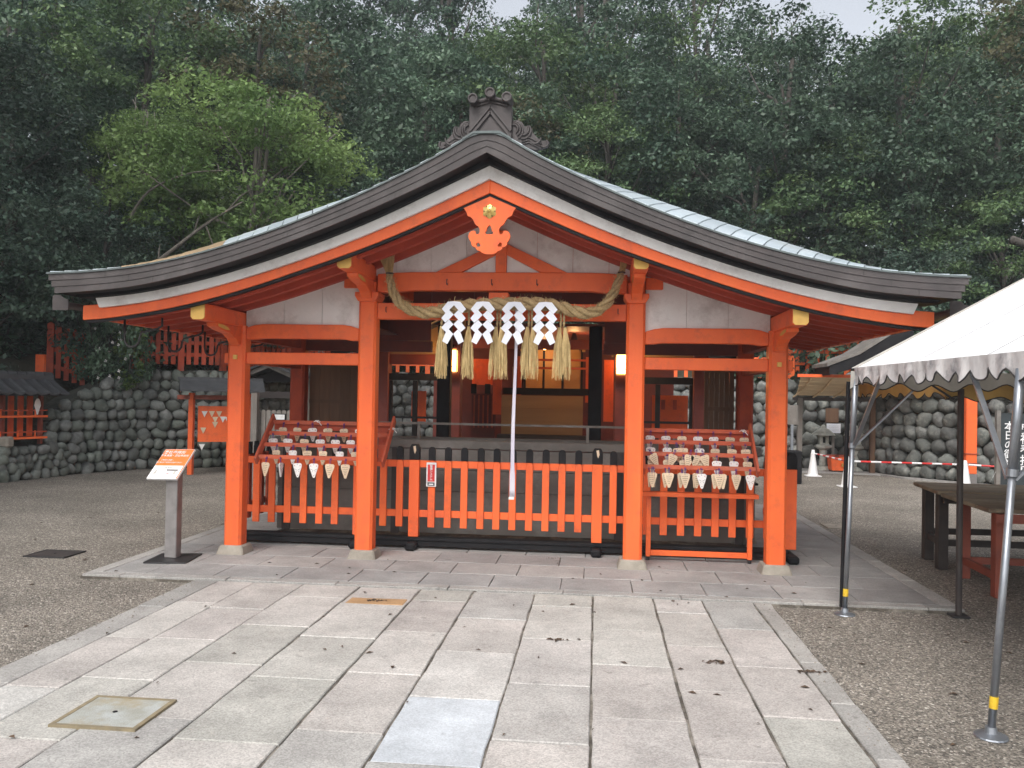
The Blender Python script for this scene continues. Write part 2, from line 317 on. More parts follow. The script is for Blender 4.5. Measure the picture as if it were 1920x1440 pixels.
def dup(root, loc=None, rotz=None, label=None):
    def rec(o, par):
        c = o.copy(); COL.objects.link(c)
        if par is not None: c.parent = par
        for ch in kids.get(o, ()): rec(ch, c)
        return c
    kids = {}
    for o in [root]+list(root.children_recursive):
        kids[o] = list(o.children)
    r = rec(root, None)
    if loc is not None: r.location = loc
    if rotz is not None: r.rotation_euler = (0, 0, rotz)
    if label: r['label'] = label
    return r
def lerp_fn(pts):
    xs = [p[0] for p in pts]; ys = [p[1] for p in pts]
    return lambda x: float(np.interp(abs(x), xs, ys))
def smooth_fn(pts):
    """monotone-ish smooth interpolation (Catmull-Rom) through pts"""
    xs = np.array([p[0] for p in pts], float); ys = np.array([p[1] for p in pts], float)
    mm = np.gradient(ys, xs)
    def f(x):
        x = min(max(abs(x), xs[0]), xs[-1]); i = min(int(np.searchsorted(xs, x, side='right')-1), len(xs)-2)
        h = xs[i+1]-xs[i]; t = (x-xs[i])/h
        return float((2*t**3-3*t*t+1)*ys[i]+(t**3-2*t*t+t)*h*mm[i]+(-2*t**3+3*t*t)*ys[i+1]+(t**3-t*t)*h*mm[i+1])
    return f
def curve2d(name, splines, ext, mt, parent, y, label=None, bevelw=0, mirror=False):
    """flat outline (with holes) in XZ at depth y, given thickness; returns mesh object. splines in world x,z"""
    cu = bpy.data.curves.new(name, 'CURVE'); cu.dimensions = '2D'; cu.fill_mode = 'BOTH'; cu.extrude = ext/2; cu.bevel_depth = bevelw
    for pts in splines:
        sp = cu.splines.new('POLY'); sp.points.add(len(pts)-1); sp.use_cyclic_u = True
        for p, q in zip(sp.points, pts): p.co = (q[0], q[1], 0, 1)
    to = bpy.data.objects.new('tmp', cu); COL.objects.link(to)
    dg = bpy.context.evaluated_depsgraph_get(); me = bpy.data.meshes.new_from_object(to.evaluated_get(dg))
    bpy.data.objects.remove(to); bpy.data.curves.remove(cu)
    mb = MB(); mb.add([(v.co.x, y-v.co.z, v.co.y) for v in me.vertices], [tuple(p.vertices) for p in me.polygons]); bpy.data.meshes.remove(me)
    return part(name, mb, mt, parent, label=label)
def text_mb(body, size, spacing=1.0):
    cu = bpy.data.curves.new('t', 'FONT'); cu.body = body; cu.size = size; cu.align_x = 'CENTER'; cu.align_y = 'CENTER'; cu.extrude = .0006; cu.resolution_u = 2; cu.space_line = spacing; cu.offset = size*.012
    to = bpy.data.objects.new('tmp', cu); COL.objects.link(to)
    dg = bpy.context.evaluated_depsgraph_get(); me = bpy.data.meshes.new_from_object(to.evaluated_get(dg))
    bpy.data.objects.remove(to); bpy.data.curves.remove(cu)
    v = [tuple(x.co) for x in me.vertices]; f = [tuple(p.vertices) for p in me.polygons]; bpy.data.meshes.remove(me)
    return v, f
def place_text(name, body, size, org, ax, ay, mt, parent, spacing=1.0):
    """lettering on the plane spanned by ax (reading direction) and ay (up) with origin org (centre)"""
    v, f = text_mb(body, size, spacing); ax = Vector(ax).normalized(); ay = Vector(ay).normalized(); az = ax.cross(ay); org = Vector(org)
    mb = MB(); mb.add([org+ax*p[0]+ay*p[1]+az*p[2] for p in v], f)
    return part(name, mb, mt, parent) if f else None

# ================================================================== GROUND, PATH AND PLATFORM
S = 'structure'
g = MB(); g.box(-150, 150, -60, 220, -.6, 0)
tag(part('ground', g, 'gravel'), 'brown fine gravel yard round the shrine pavilion', kind=S)

def slab_mb(x0, x1, y0, y1, zt, th=.05, jit=.006, r=.005):
    nx = max(2, int((x1-x0)/.16)); ny = max(2, int((y1-y0)/.16))
    P = [(x0+(x1-x0)*i/nx, y0) for i in range(nx)]+[(x1, y0+(y1-y0)*i/ny) for i in range(ny)]
    P += [(x1-(x1-x0)*i/nx, y1) for i in range(nx)]+[(x0, y1-(y1-y0)*i/ny) for i in range(ny)]
    P = [(p[0]+random.uniform(-jit, jit), p[1]+random.uniform(-jit, jit)) for p in P]
    cx, cy = (x0+x1)/2, (y0+y1)/2; n = len(P)
    def ins(p, d): return (p[0]-d*math.copysign(1, p[0]-cx), p[1]-d*math.copysign(1, p[1]-cy))
    tl = (random.uniform(-.002, .002), random.uniform(-.002, .002))
    def z(p, b): return b+tl[0]*(p[0]-cx)/.4+tl[1]*(p[1]-cy)/.4
    vs = [(p[0], p[1], zt-th) for p in P]+[(p[0], p[1], z(p, zt-r)) for p in P]+[(*ins(p, r), z(p, zt)) for p in P]
    fs = [(i, (i+1) % n, n+(i+1) % n, n+i) for i in range(n)]+[(n+i, n+(i+1) % n, 2*n+(i+1) % n, 2*n+i) for i in range(n)]+[tuple(range(2*n, 3*n))]
    mb = MB(); mb.add(vs, fs); return mb

PZ = .030                                              # path level
pb = MB(); pb.box(-2.31, 2.215, -14, -1.06, -.05, .019)
path = tag(part('path', pb, 'joint'), 'pale granite slab path leading up to the pavilion', kind=S)
path.location.z += 0
gapw = {-2.31: .0, 2.2: 0}
cols = [(-2.31, -2.10, 1.6, .006), (-2.10, -1.80, .9, .008), (-1.80, -1.40, .8, .006), (-1.40, -.945, .82, .010), (-.945, -.455, .80, .015), (-.455, -.04, .79, .013), (-.04, .435, .80, .013), (.435, .878, .80, .010), (.878, 1.333, .80, .014), (1.333, 1.70, .80, .016), (1.70, 2.075, .80, .012), (2.075, 2.205, .70, .018)]
first = [-1.9, -1.75, -1.87, -1.46, -1.60, -1.42, -1.85, -1.43, -1.98, -1.47, -1.84, -1.85]
for ci, (a, b, ln, gp) in enumerate(cols):
    y = -1.062; nxt = first[ci]; k = 0
    while y > -8.5:
        l0 = nxt
        if not (ci == 3 and -3.98 < (y+l0)/2 < -3.7 and False):
            mname = 'slab' if 0 < ci < 11 else 'kerb'
            if ci == 6 and -4.3 < (y+l0)/2 < -3.4: mname = 'slabblue'
            if ci == 5 and k == 0 and False: mname = 'slabrust'
            g2 = .003
            mb = slab_mb(a+gp/2, b-gp/2 if ci < 11 else b, l0+g2+random.uniform(0, .003), y-g2, PZ+random.uniform(-.002, .002), jit=.0025 if gp < .012 else .0042)
            part('paving_slab' if 0 < ci < 11 else 'kerb_stone', mb, mname, path)
        y = l0; nxt = y-ln*random.uniform(.93, 1.07); k += 1
# rust coloured repair slab near the platform edge
mb = slab_mb(-.905, -.48, -1.60, -1.43, PZ+.004, .01, .004); part('paving_slab', mb, 'slabrust', path, label='rust brown strip of slab beside the platform')

plat = MB(); plat.box(-3.28, 3.62, -1.05, 5.2, -.05, .020)
platform = tag(part('platform', plat, 'joint'), 'grey granite paving round the foot of the pavilion', kind=S)
PLZ = .038
def rowx(x0, L_, xmin=-3.27, xmax=3.61):
    e = [xmin]; x = x0
    while x < xmin+.12: x += L_
    while x < xmax-.12: e.append(x); x += L_
    return e+[xmax]
rows = [(-1.045, -.93, -2.95, .9, 'kerb'), (-.93, -.47, -2.78, .567, 'slab2'), (-.47, .0, -2.60, .567, 'slab2'), (.0, .46, -2.83, .567, 'slab2'), (.46, .92, -2.6, .567, 'slab2')]
for (y0, y1, xs, L_, mm_) in rows:
    e = rowx(xs, L_, *((-3.27, 3.61) if mm_ == 'kerb' else (-3.15, 3.47)))
    for a, b in zip(e, e[1:]): part('paving_slab' if mm_ != 'kerb' else 'kerb_stone', slab_mb(a+.003, b-.003, y0+.003, y1-.003, PLZ+random.uniform(-.001, .001), jit=.002, r=.004), mm_, platform)
for k in range(9):                                       # side strips going back on both sides
    y0 = .92+.46*k
    for a, b in ((-3.15, -2.55), (2.45, 2.95), (2.95, 3.47)): part('paving_slab', slab_mb(a+.003, b-.003, y0+.003, y0+.457, PLZ, jit=.002, r=.004), 'slab2', platform)
for k in range(7):
    y0 = -.93+.87*k
    for a, b in ((-3.27, -3.15), (3.47, 3.61)): part('kerb_stone', slab_mb(a+.002, b-.004, y0+.003, y0+.867, PLZ, jit=.002, r=.004), 'kerb', platform)

# inspection covers
def cover(x0, x1, y0, y1, z, label, m1, m2):
    r = empty('inspection_cover', ((x0+x1)/2, (y0+y1)/2, z), label, 'cover')
    f = MB(); t = .022
    f.box(x0, x1, y0, y0+t, z-.01, z+.006).box(x0, x1, y1-t, y1, z-.01, z+.006).box(x0, x0+t, y0+t, y1-t, z-.01, z+.006).box(x1-t, x1, y0+t, y1-t, z-.01, z+.006)
    part('frame', f, m1, r); p = MB(); p.box(x0+t, x1-t, y0+t, y1-t, z-.01, z+.004); part('lid', p, m2, r)
    h = MB(); h.lathe(((x0+x1)/2, (y0+y1)/2, z+.004), [(.012, 0), (.012, .002)], 8); part('lifting_hole', h, 'black', r)
M['coverrim'] = mat('rust_stained_rim', (.27, .22, .13), (.18, .15, .10), 14, .8, .2, 50)
M['coverlid'] = mat('pale_patterned_lid', (.40, .42, .41), (.30, .30, .26), 9, .7, .3, 120, dirt=(.30, .25, .15), dscale=4)
cover(-1.54, -1.13, -4.02, -3.64, PZ+.006, 'square metal inspection cover with rust stained rim set in the slab path', 'coverrim', 'coverlid')
cover(-4.3, -3.9, -.32, .02, .006, 'dark iron cover in the gravel left of the platform', 'iron', 'darkwood')
cover(3.72, 4.02, 3.1, 3.5, .006, 'small concrete cover in the gravel right of the pavilion', 'concrete', 'concrete')

# ================================================================== MAIN PAVILION
pav = empty('worship_pavilion', (0, .9, 0), 'open vermilion shrine pavilion with sweeping curved copper roof', 'shrine')
zt_s = smooth_fn([(0, 3.66), (.33, 3.456), (.95, 3.146), (1.58, 2.885), (1.9, 2.775), (2.5, 2.612), (2.84, 2.55), (3.27, 2.505), (3.6, 2.490)])       # copper top edge (y -1.1)
def zt(x): return min(3.593, 3.593-(abs(x)-.10)*.596) if abs(x) < .33 else zt_s(x)
zc = smooth_fn([(0, 3.442), (.33, 3.270), (.92, 3.0), (1.58, 2.742), (1.87, 2.640), (2.5, 2.460), (2.85, 2.387), (3.27, 2.340), (3.55, 2.321)])
zwt = smooth_fn([(0, 3.391), (.35, 3.227), (.95, 2.947), (1.63, 2.687), (1.93, 2.588), (2.6, 2.41), (2.91, 2.352), (3.3, 2.308), (3.46, 2.296)])
zwb = smooth_fn([(0, 3.287), (.34, 3.127), (.95, 2.862), (1.63, 2.608), (1.93, 2.512), (2.6, 2.335), (2.91, 2.275), (3.28, 2.230), (3.46, 2.222)])
zo = smooth_fn([(0, 3.180), (.26, 3.062), (.95, 2.768), (1.64, 2.525), (1.93, 2.428), (2.6, 2.248), (2.92, 2.188), (3.4, 2.127), (3.46, 2.124)])
def side_pts(f, a, b, n=26, s=1): return [(s*(a+(b-a)*i/n), f(a+(b-a)*i/n)) for i in range(n+1)]
def full_pts(f, xm, n=52): return [(-xm+2*xm*i/n, f(-xm+2*xm*i/n)) for i in range(n+1)]
YB = 2.85                                                # back edge of the roof
# copper verge in three stepped layers
verge = MB(); xm = 3.568
def mixf(f, g_, t): return lambda x: f(x)*(1-t)+g_(x)*t
for i, (t0, t1, dy, xs) in enumerate(((0, .09, -.012, 3.60), (.09, .39, 0, 3.585), (.40, .69, .006, 3.563), (.70, 1.0, .012, 3.54))):
    lay = MB(); lay.strip(full_pts(mixf(zt, zc, t0), xs, 104), full_pts(mixf(zt, zc, t1), xs, 104), -1.1+dy, -1.07)
    o = part('verge_layer', lay, 'teal' if i == 0 else 'copper', pav)
    # joints of the sheet metal every so often
    if i:
        j = MB()
        for k in range(-5, 6):
            x = k*.66+.2*i
            if abs(x) < 3.45:
                za, zb_ = mixf(zt, zc, t0)(x), mixf(zt, zc, t1)(x)
                j.box(x-.002, x+.002, -1.1+dy-.002, -1.1+dy+.004, zb_+.002, za-.004)
        part('sheet_joint', j, 'hem', o, kind='stuff')
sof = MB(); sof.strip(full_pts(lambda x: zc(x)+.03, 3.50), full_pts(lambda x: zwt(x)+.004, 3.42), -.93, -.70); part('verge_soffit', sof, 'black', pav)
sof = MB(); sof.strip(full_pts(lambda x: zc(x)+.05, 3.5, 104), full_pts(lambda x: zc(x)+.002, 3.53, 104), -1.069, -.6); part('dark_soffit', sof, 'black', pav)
for s in (-1, 1):
    wb = MB(); wb.strip(side_pts(zwt, 0, 3.31, s=s), [(p[0]*(3.275/3.31 if k == 26 else 1), p[1]) for k, p in enumerate(side_pts(zwb, 0, 3.31, s=s))], -.885, -.84); part('white_barge_board', wb, 'whiteboard', pav)
    ob = MB(); ob.strip(side_pts(lambda x: zwb(x)-.001 if x < 3.27 else zwt(x)-.05, 0, 3.44, s=s), side_pts(zo, 0, 3.44, s=s), -.852, -.78); part('barge_board', ob, 'orange', pav, bev=.004)
    nb = MB(); nb.strip(side_pts(lambda x: zo(x)-.001, .0, 3.42, s=s), side_pts(lambda x: zo(x)-.024, 0, 3.42, s=s), -.836, -.79); part('barge_trim', nb, 'black', pav)
# roof body and the visible metal sheets rising behind the verge
def zroof(x, y):
    r = .205*min(1, max(0, (y+1.1)/.5))**.9*math.sin(PI*min(1, abs(x)/3.5))**.8
    return zt(x)+r
body = MB(); body.strip(full_pts(lambda x: zroof(x, -.74)-.05, 3.54), full_pts(lambda x: zc(x)+.04, 3.52), -.70, YB); part('roof', body, 'copper', pav)
xs_f = [.16+.122*k for k in range(29)]; xs_b = [.16+.244*k for k in range(15)]
for s in (-1, 1):
    for yi, (y0, y1) in enumerate(((-1.10, -.6), (-.6, .6), (.6, 1.8), (1.8, YB))):
        xs = xs_b if yi else xs_f
        for a, b in zip(xs, xs[1:]):
            b = min(b, 3.59)
            lift = .004
            g_ = .007; fx = lambda u, v: min(a+g_/2+(b-a-g_)*u/3+((.17*v/3) if yi == 0 else .17), 3.595)
            if fx(0, 0) >= 3.58 or (yi and a > 3.35): continue
            gr = [[(s*fx(u, v), y0+(y1-y0-.004)*v/3, zroof(fx(u, v), y0+(y1-y0)*v/3)+lift+.005*(u/3)) for v in range(4)] for u in range(4)]
            mb = MB(); mb.sheet(gr)
            lo = [(p[0], p[1], p[2]-.012) for p in gr[3]]; mb.sheet([gr[3], lo]); lo = [(r_[0][0], r_[0][1], r_[0][2]-.014) for r_ in gr]; mb.sheet([[r_[0] for r_ in gr], lo])
            part('roof_sheet', mb, 'copper_new' if (s < 0 and 2.05 < a < 2.85 and yi == 0) else 'patina', pav)
cap = MB(); cap.strip([(-.19, 3.548), (-.1, 3.600), (.1, 3.600), (.19, 3.548)], [(-.19, 3.532), (-.1, 3.582), (.1, 3.582), (.19, 3.532)], -1.118, YB); part('ridge_sheet', cap, 'teal', pav)
# ridge box and gable-end finial
rb = MB(); rb.box(-.12, .12, -.86, YB+.02, 3.55, 3.80); ridge = part('ridge', rb, 'copper', pav, bev=.01)
rc = MB(); rc.prism([(-.17, 3.80), (.17, 3.80), (.13, 3.85), (0, 3.88), (-.13, 3.85)], -.88, YB+.05); part('ridge_cap', rc, 'copper', ridge)
fin = MB(); fin.prism([(-.163, 3.57), (.178, 3.57), (.178, 3.84), (.1, 3.885), (.007, 3.915), (-.09, 3.885), (-.163, 3.84)], -.96, -.87); finial = part('finial', fin, 'copper', pav, bev=.004)
cf = MB()
for w_, y_ in ((.0, -.967), (.034, -.974)):
    for s in (-1, 1): cf.bar((.007, y_, 3.845-w_*1.5), (.007+s*.165, y_, 3.645-w_*1.5), .018, .014, up=(0, 1, 0))
part('chevron', cf, 'copper', finial)
gp_ = MB(); gp_.prism([(.007-.135, 3.58), (.007+.135, 3.58), (.007, 3.762)], -.966, -.96); part('gable_plate', gp_, 'copper', finial)
for x, z in ((-.127, 3.885), (.009, 3.929), (.142, 3.893)):
    rg = MB(); rg.lathe((x, -1.03, z), [(.040, 0), (.040, .16)], 20, 'y'); ring = part('round_tile', rg, 'copper', finial, smooth=False)
    rr = MB(); n = 22
    rr.tube([(x+.033*math.cos(2*PI*k/n), -1.033, z+.033*math.sin(2*PI*k/n)) for k in range(n+1)], .0085, 6, False); part('rim', rr, 'copper', ring, smooth=True)
sw = MB()
sw.tube([(-.12, -.97, 3.868), (-.06, -.975, 3.885), (0, -.98, 3.90)], .016, 6).tube([(.015, -.98, 3.90), (.08, -.975, 3.888), (.14, -.97, 3.872)], .016, 6)
sw.tube([(-.12, -.965, 3.843), (0, -.968, 3.876)], .010, 6).tube([(.015, -.968, 3.876), (.14, -.965, 3.845)], .010, 6); part('top_moulding', sw, 'copper', finial, smooth=True)
for s, x0 in ((-1, -.165), (1, .182)):
    fb = MB()                                             # solid fin behind the scrolls
    o_ = [(0, 3.735), (.045, 3.742), (.085, 3.72), (.10, 3.69), (.135, 3.695), (.165, 3.67), (.17, 3.64), (.20, 3.61), (.24, 3.575), (.285, 3.575), (.31, 3.555), (.30, 3.53), (.2, 3.50), (0, 3.55)]
    fs_ = .80 if s < 0 else .95; o_ = [(x0+s*a*fs_, b) for a, b in o_]
    fin_o = curve2d('fin', [o_], .045, 'copper', finial, -.905)
    sc_ = MB()
    for (cx, cz, r, a0, a1) in ((.012, 3.655, .075, -60, 115), (.012, 3.662, .055, -60, 120), (.010, 3.668, .036, -60, 140), (.09, 3.655, .065, -110, 40), (.09, 3.665, .045, -110, 40), (.19, 3.60, .05, -150, 0), (.27, 3.552, .03, -150, 60)):
        P = []
        for k in range(13):
            t = math.radians(a0+(a1-a0)*k/12); P.append((x0+s*fs_*(cx+r*math.cos(t)), -.935, cz+r*math.sin(t)))
        sc_.tube(P, [.004+.006*math.sin(PI*k/12) for k in range(13)], 6)
    for dz in (0, .02, .04):
        sc_.tube([(x0+s*fs_*.08, -.932, 3.585-dz), (x0+s*fs_*.14, -.935, 3.60-dz), (x0+s*fs_*.19, -.935, 3.575-dz), (x0+s*fs_*.25, -.932, 3.545-dz)], .006, 6)
    part('scroll', sc_, 'copper', fin_o, smooth=True)

# gegyo pendant
gz = lambda y: 3.166-(y-367)*.00425
gx = lambda x: (x-921.5)*.00425
H = [(740, 0), (1340, 265), (1290, 330), (1245, 440), (1170, 470), (1120, 530), (1090, 590), (1060, 640), (1010, 670), (985, 700), (962, 745), (960, 790), (968, 830), (985, 855), (1020, 865), (1050, 840), (1058, 790), (1095, 778), (1130, 780), (1175, 800), (1205, 840), (1222, 910), (1200, 980), (1150, 1050), (1150, 1090), (1120, 1135), (1060, 1160), (1040, 1165), (1040, 1195), (1005, 1225), (960, 1240), (940, 1245), (915, 1275), (860, 1300), (800, 1315), (740, 1320)]
cvt = lambda p: (gx(860+p[0]/12), gz(370+p[1]/12))
outl = [cvt(p) for p in H]+[cvt((1480-p[0], p[1])) for p in reversed(H[1:-1])]
hole1 = [cvt(p) for p in ((740, 650), (770, 690), (795, 740), (790, 780), (825, 800), (828, 840), (795, 865), (760, 862), (740, 850), (715, 865), (675, 862), (648, 835), (650, 795), (680, 775), (680, 725), (710, 680))]
def heart(s): return [cvt((740+s*(x-740), y)) for x, y in ((990, 1045), (1025, 1060), (1035, 1100), (1020, 1140), (985, 1150), (950, 1140), (930, 1110), (945, 1090), (965, 1085), (965, 1060))]
geg = curve2d('gable_pendant', [outl, hole1, heart(1), heart(-1)], .03, 'orange', pav, -.83)
go = MB(); gc = (gx(921.5), -.848, gz(398.6))
hexp = [(.0605*math.cos(PI/6+PI/3*k), .0605*math.sin(PI/6+PI/3*k)) for k in range(6)]
vs = [(gc[0]+p[0], gc[1]+.003, gc[2]+p[1]) for p in hexp]+[(gc[0]+.82*math.cos(PI/3*k)*.0605, gc[1]-.002, gc[2]+.82*math.sin(PI/3*k)*.0605) for k in range(6)]+[(gc[0], gc[1]-.022, gc[2])]
fs = []
for k in range(6): fs += [(k, (k+1) % 6+6, 12), ((k+1) % 6+6, (k+1) % 6, 12)]
go.add(vs, fs); go.lathe((gc[0], gc[1]-.036, gc[2]), [(.004, 0), (.014, .006), (.016, .014), (.016, .03)], 12, 'y')
gold = part('gold_flower_boss', go, 'gold', geg)
hb = MB()
for k in range(6): hb.lathe((gc[0]+.044*math.cos(PI/6+PI/3*k+PI/6), gc[1]-.010, gc[2]+.044*math.sin(PI/3+PI/3*k)), [(.0045, 0), (.0045, .008)], 8, 'y')
part('rivet_hole', hb, 'black', gold)

# posts with footing stones
PX = (-2.465, -1.222, 1.222, 2.465)
def post_mb(x, y, z0, z1, wd=.165, ch=.022):
    h = wd/2; P = [(-h+ch, -h), (h-ch, -h), (h, -h+ch), (h, h-ch), (h-ch, h), (-h+ch, h), (-h, h-ch), (-h, -h+ch)]
    mb = MB(); n = 8
    mb.add([(x+p[0], y+p[1], z0) for p in P]+[(x+p[0], y+p[1], z1) for p in P], [tuple(range(7, -1, -1)), tuple(range(8, 16))]+[(i, (i+1) % n, (i+1) % n+n, i+n) for i in range(n)]); return mb
def foot_mb(x, y, zt_=.118, a=.138, b=.108):
    mb = MB(); mb.add([(x+sx*a, y+sy*a, PLZ-.02) for sx, sy in ((-1, -1), (1, -1), (1, 1), (-1, 1))]+[(x+sx*b, y+sy*b, zt_) for sx, sy in ((-1, -1), (1, -1), (1, 1), (-1, 1))], [(3, 2, 1, 0), (4, 5, 6, 7), (0, 1, 5, 4), (1, 2, 6, 5), (2, 3, 7, 6), (3, 0, 4, 7)]); return mb
for x in PX:
    top = 2.16 if abs(x) > 2 else 2.46
    o = part('post', post_mb(x, .082, .115, top), 'orange', pav)
    part('footing_stone', foot_mb(x, .082), 'concrete', o, bev=.012)
    pg = MB(); pg.box(x-.018, x+.018, -.022, .003, 1.845, 1.885)
    if abs(x) > 2: part('peg', pg, 'yellow', o)
for x in (PX[0], PX[3]):
    top = 2.16
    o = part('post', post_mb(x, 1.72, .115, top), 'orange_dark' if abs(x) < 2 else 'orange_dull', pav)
    part('footing_stone', foot_mb(x, 1.72), 'concrete', o, bev=.012)
# purlins with yellow end caps, brackets under them
for x in PX:
    outer = abs(x) > 2; zc0, yf = (2.21, -.77) if outer else (2.650, -.74); hh = .064
    mb = MB(); mb.box(x-.06, x+.06, yf, YB-.25, zc0-hh, zc0+hh+.01); pu = part('purlin', mb, 'orange', pav, bev=.008)
    c = .02; P = [(-.06+c*.3, hh+.01), (.06-c*.3, hh+.01), (.06, hh), (.06, -hh+c), (.06-c, -hh), (-.06+c, -hh), (-.06, -hh+c), (-.06, hh)]
    mb = MB(); mb.prism([(x+p[0], zc0+p[1]) for p in P], yf-.012, yf-.001); part('end_cap', mb, 'yellow', pu)
    # curved bracket carrying the purlin (profile along Y)
    zb_ = zc0-hh; prof = [(-.52, zb_), (-.50, zb_-.035), (-.38, zb_-.06), (-.22, zb_-.075), (-.10, zb_-.12), (-.04, zb_-.17), (0, zb_-.17), (.2, zb_-.12), (.2, zb_)]
    mb = MB(); n = len(prof); vs = [(x-.05, p[0], p[1]) for p in prof]+[(x+.05, p[0], p[1]) for p in prof]
    mb.add(vs, [tuple(range(n-1, -1, -1)), tuple(range(n, 2*n))]+[(i, (i+1) % n, (i+1) % n+n, i+n) for i in range(n)]); bk = part('bracket', mb, 'orange', pav, bev=.006)
    for s in (-1, 1):                                     # ochre scroll painted on the bracket cheek
        mb = MB(); mb.add([(x+s*.0525, -.50, zb_-.012), (x+s*.0525, -.49, zb_-.034), (x+s*.0525, -.36, zb_-.052), (x+s*.0525, -.25, zb_-.05), (x+s*.0525, -.3, zb_-.028), (x+s*.0525, -.4, zb_-.012)], [(0, 1, 2, 3, 4, 5) if s < 0 else (5, 4, 3, 2, 1, 0)])
        part('painted_scroll', mb, 'yellow', bk)
    if not outer:
        mb = MB(); mb.prism([(x-.08, 2.392), (x+.08, 2.392), (x+.11, 2.44), (x+.11, 2.475), (x-.11, 2.475), (x-.11, 2.44)], -.04, .2); part('bearing_block', mb, 'orange', pav, bev=.004)
        s = math.copysign(1, x); mb = MB(); mb.box(min(x+s*.083, x+s*.235), max(x+s*.083, x+s*.235), .03, .13, 2.52, 2.625); part('beam_nose', mb, 'orange', pav, bev=.006)
        mb = MB(); mb.box(x-.075, x+.075, -.0, .165, 2.475, 2.575); part('bearing_block', mb, 'orange', pav, bev=.004)
    s = math.copysign(1, x)
    if outer: mb = MB(); mb.box(min(x+s*.083, x+s*.13), max(x+s*.083, x+s*.13), .045, .12, 1.81, 1.905); part('beam_nose', mb, 'orange', pav, bev=.004)
# front beams
def beam(x0, x1, y0, y1, z0, z1, nm='beam', mt='orange', arch=0, notch=0):
    n = 14; tp = []; bt = []
    for i in range(n+1):
        t = i/n; x = x0+(x1-x0)*t; e = min(t, 1-t)*2
        tp.append((x, z1-arch*(1-min(1, e*3))**2)); bt.append((x, z0+(notch if e > .22 else 0)))
    mb = MB(); mb.strip(tp, bt, y0, y1); return part(nm, mb, mt, pav, bev=.006)
beam(-1.14, 1.14, .025, .135, 2.482, 2.668, 'rainbow_beam', arch=.02, notch=.018)
beam(-1.139, 1.139, .035, .125, 2.235, 2.385)
for s in (-1, 1):
    a, b = sorted((s*1.305, s*2.382))
    beam(a, b, .03, .13, 2.032, 2.178, 'rainbow_beam', arch=.035, notch=.012)
    beam(a, b, .04, .12, 1.805, 1.915)
for x in (-.49, -.08, .33):                               # small iron hooks in the big beam
    mb = MB(); mb.tube([(x, .02, 2.60), (x, -.005, 2.598), (x, -.006, 2.555), (x+.01, -.02, 2.545), (x+.012, -.025, 2.56)], .004, 5); part('hook', mb, 'iron', pav)
for x in (-1.05, 1.06):
    mb = MB(); mb.tube([(x, .03, 2.345), (x, .005, 2.34), (x, .003, 2.30), (x+.01, -.01, 2.295)], .004, 5); part('hook', mb, 'iron', pav)
# centre block and frog-leg strut between the beams
mb = MB(); mb.box(-.105, .075, .01, .15, 2.425, 2.482).box(-.075, .045, .02, .14, 2.385, 2.425); part('bearing_block', mb, 'orange', pav, bev=.004)
for s in (-1, 1):
    P = [(.06, 2.386), (.27, 2.386), (.265, 2.40), (.235, 2.415), (.215, 2.41), (.20, 2.44), (.175, 2.455), (.155, 2.445), (.15, 2.425), (.165, 2.41), (.14, 2.405), (.10, 2.42), (.06, 2.43)]
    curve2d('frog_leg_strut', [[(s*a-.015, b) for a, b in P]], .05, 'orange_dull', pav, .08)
# gable wall: white boards, king post and slanting braces
def zr(x): return zo(x)+.006
def boards(x0, x1, zb0, arch, y=.075, step=.29):
    n = max(1, round((x1-x0)/step)); w_ = (x1-x0)/n
    for i in range(n):
        a, b = x0+w_*i+.0015, x0+w_*(i+1)-.0015; k = 5
        P = [(a+(b-a)*j/k, zb0-arch*0) for j in range(k+1)]; Q = [(a+(b-a)*j/k, zr(a+(b-a)*j/k)+.03) for j in range(k+1)]
        mb = MB(); mb.strip(Q, P, y-.008, y+.008); part('wall_board', mb, 'whiteboard', pav)
boards(-1.30, -.0, 2.64, 0); boards(0, 1.30, 2.64, 0)
boards(-2.40, -1.305, 2.13, 0, step=.37); boards(1.305, 2.40, 2.13, 0, step=.37)
mb = MB(); mb.box(-.05, .05, .03, .12, 2.668, 3.05); part('king_post', mb, 'orange', pav, bev=.004)
for s in (-1, 1):
    mb = MB(); mb.prism([(s*.05, 2.93), (s*.05, 2.83), (s*.36, 2.669), (s*.60, 2.669)][::s], .035, .11); part('brace', mb, 'orange', pav, bev=.004)
# rafters and soffit boards
for k, y in enumerate([-.56, -.26, .045]+[.36+.36*i for i in range(7)]):
    for s in (-1, 1):
        mb = MB(); mb.strip(side_pts(lambda x: zr(x)+.085, 0.0, 3.36, s=s), side_pts(zr, 0.0, 3.36, s=s), y-.035, y+.035); part('rafter', mb, 'ceiling', pav)
for s in (-1, 1):
    for i in range(7):
        y0 = -.78+i*.5; mb = MB(); mb.strip(side_pts(lambda x: zr(x)+.10, 0, 3.42, s=s), side_pts(lambda x: zr(x)+.086, 0, 3.42, s=s), y0, min(y0+.497, YB)); part('soffit_board', mb, 'ceiling', pav)
    mb = MB(); a, b = sorted((s*3.375, s*3.435)); mb.box(a, b, -.775, YB-.02, zr(3.4)+.01, zr(3.4)+.084); part('eave_board', mb, 'orange', pav)
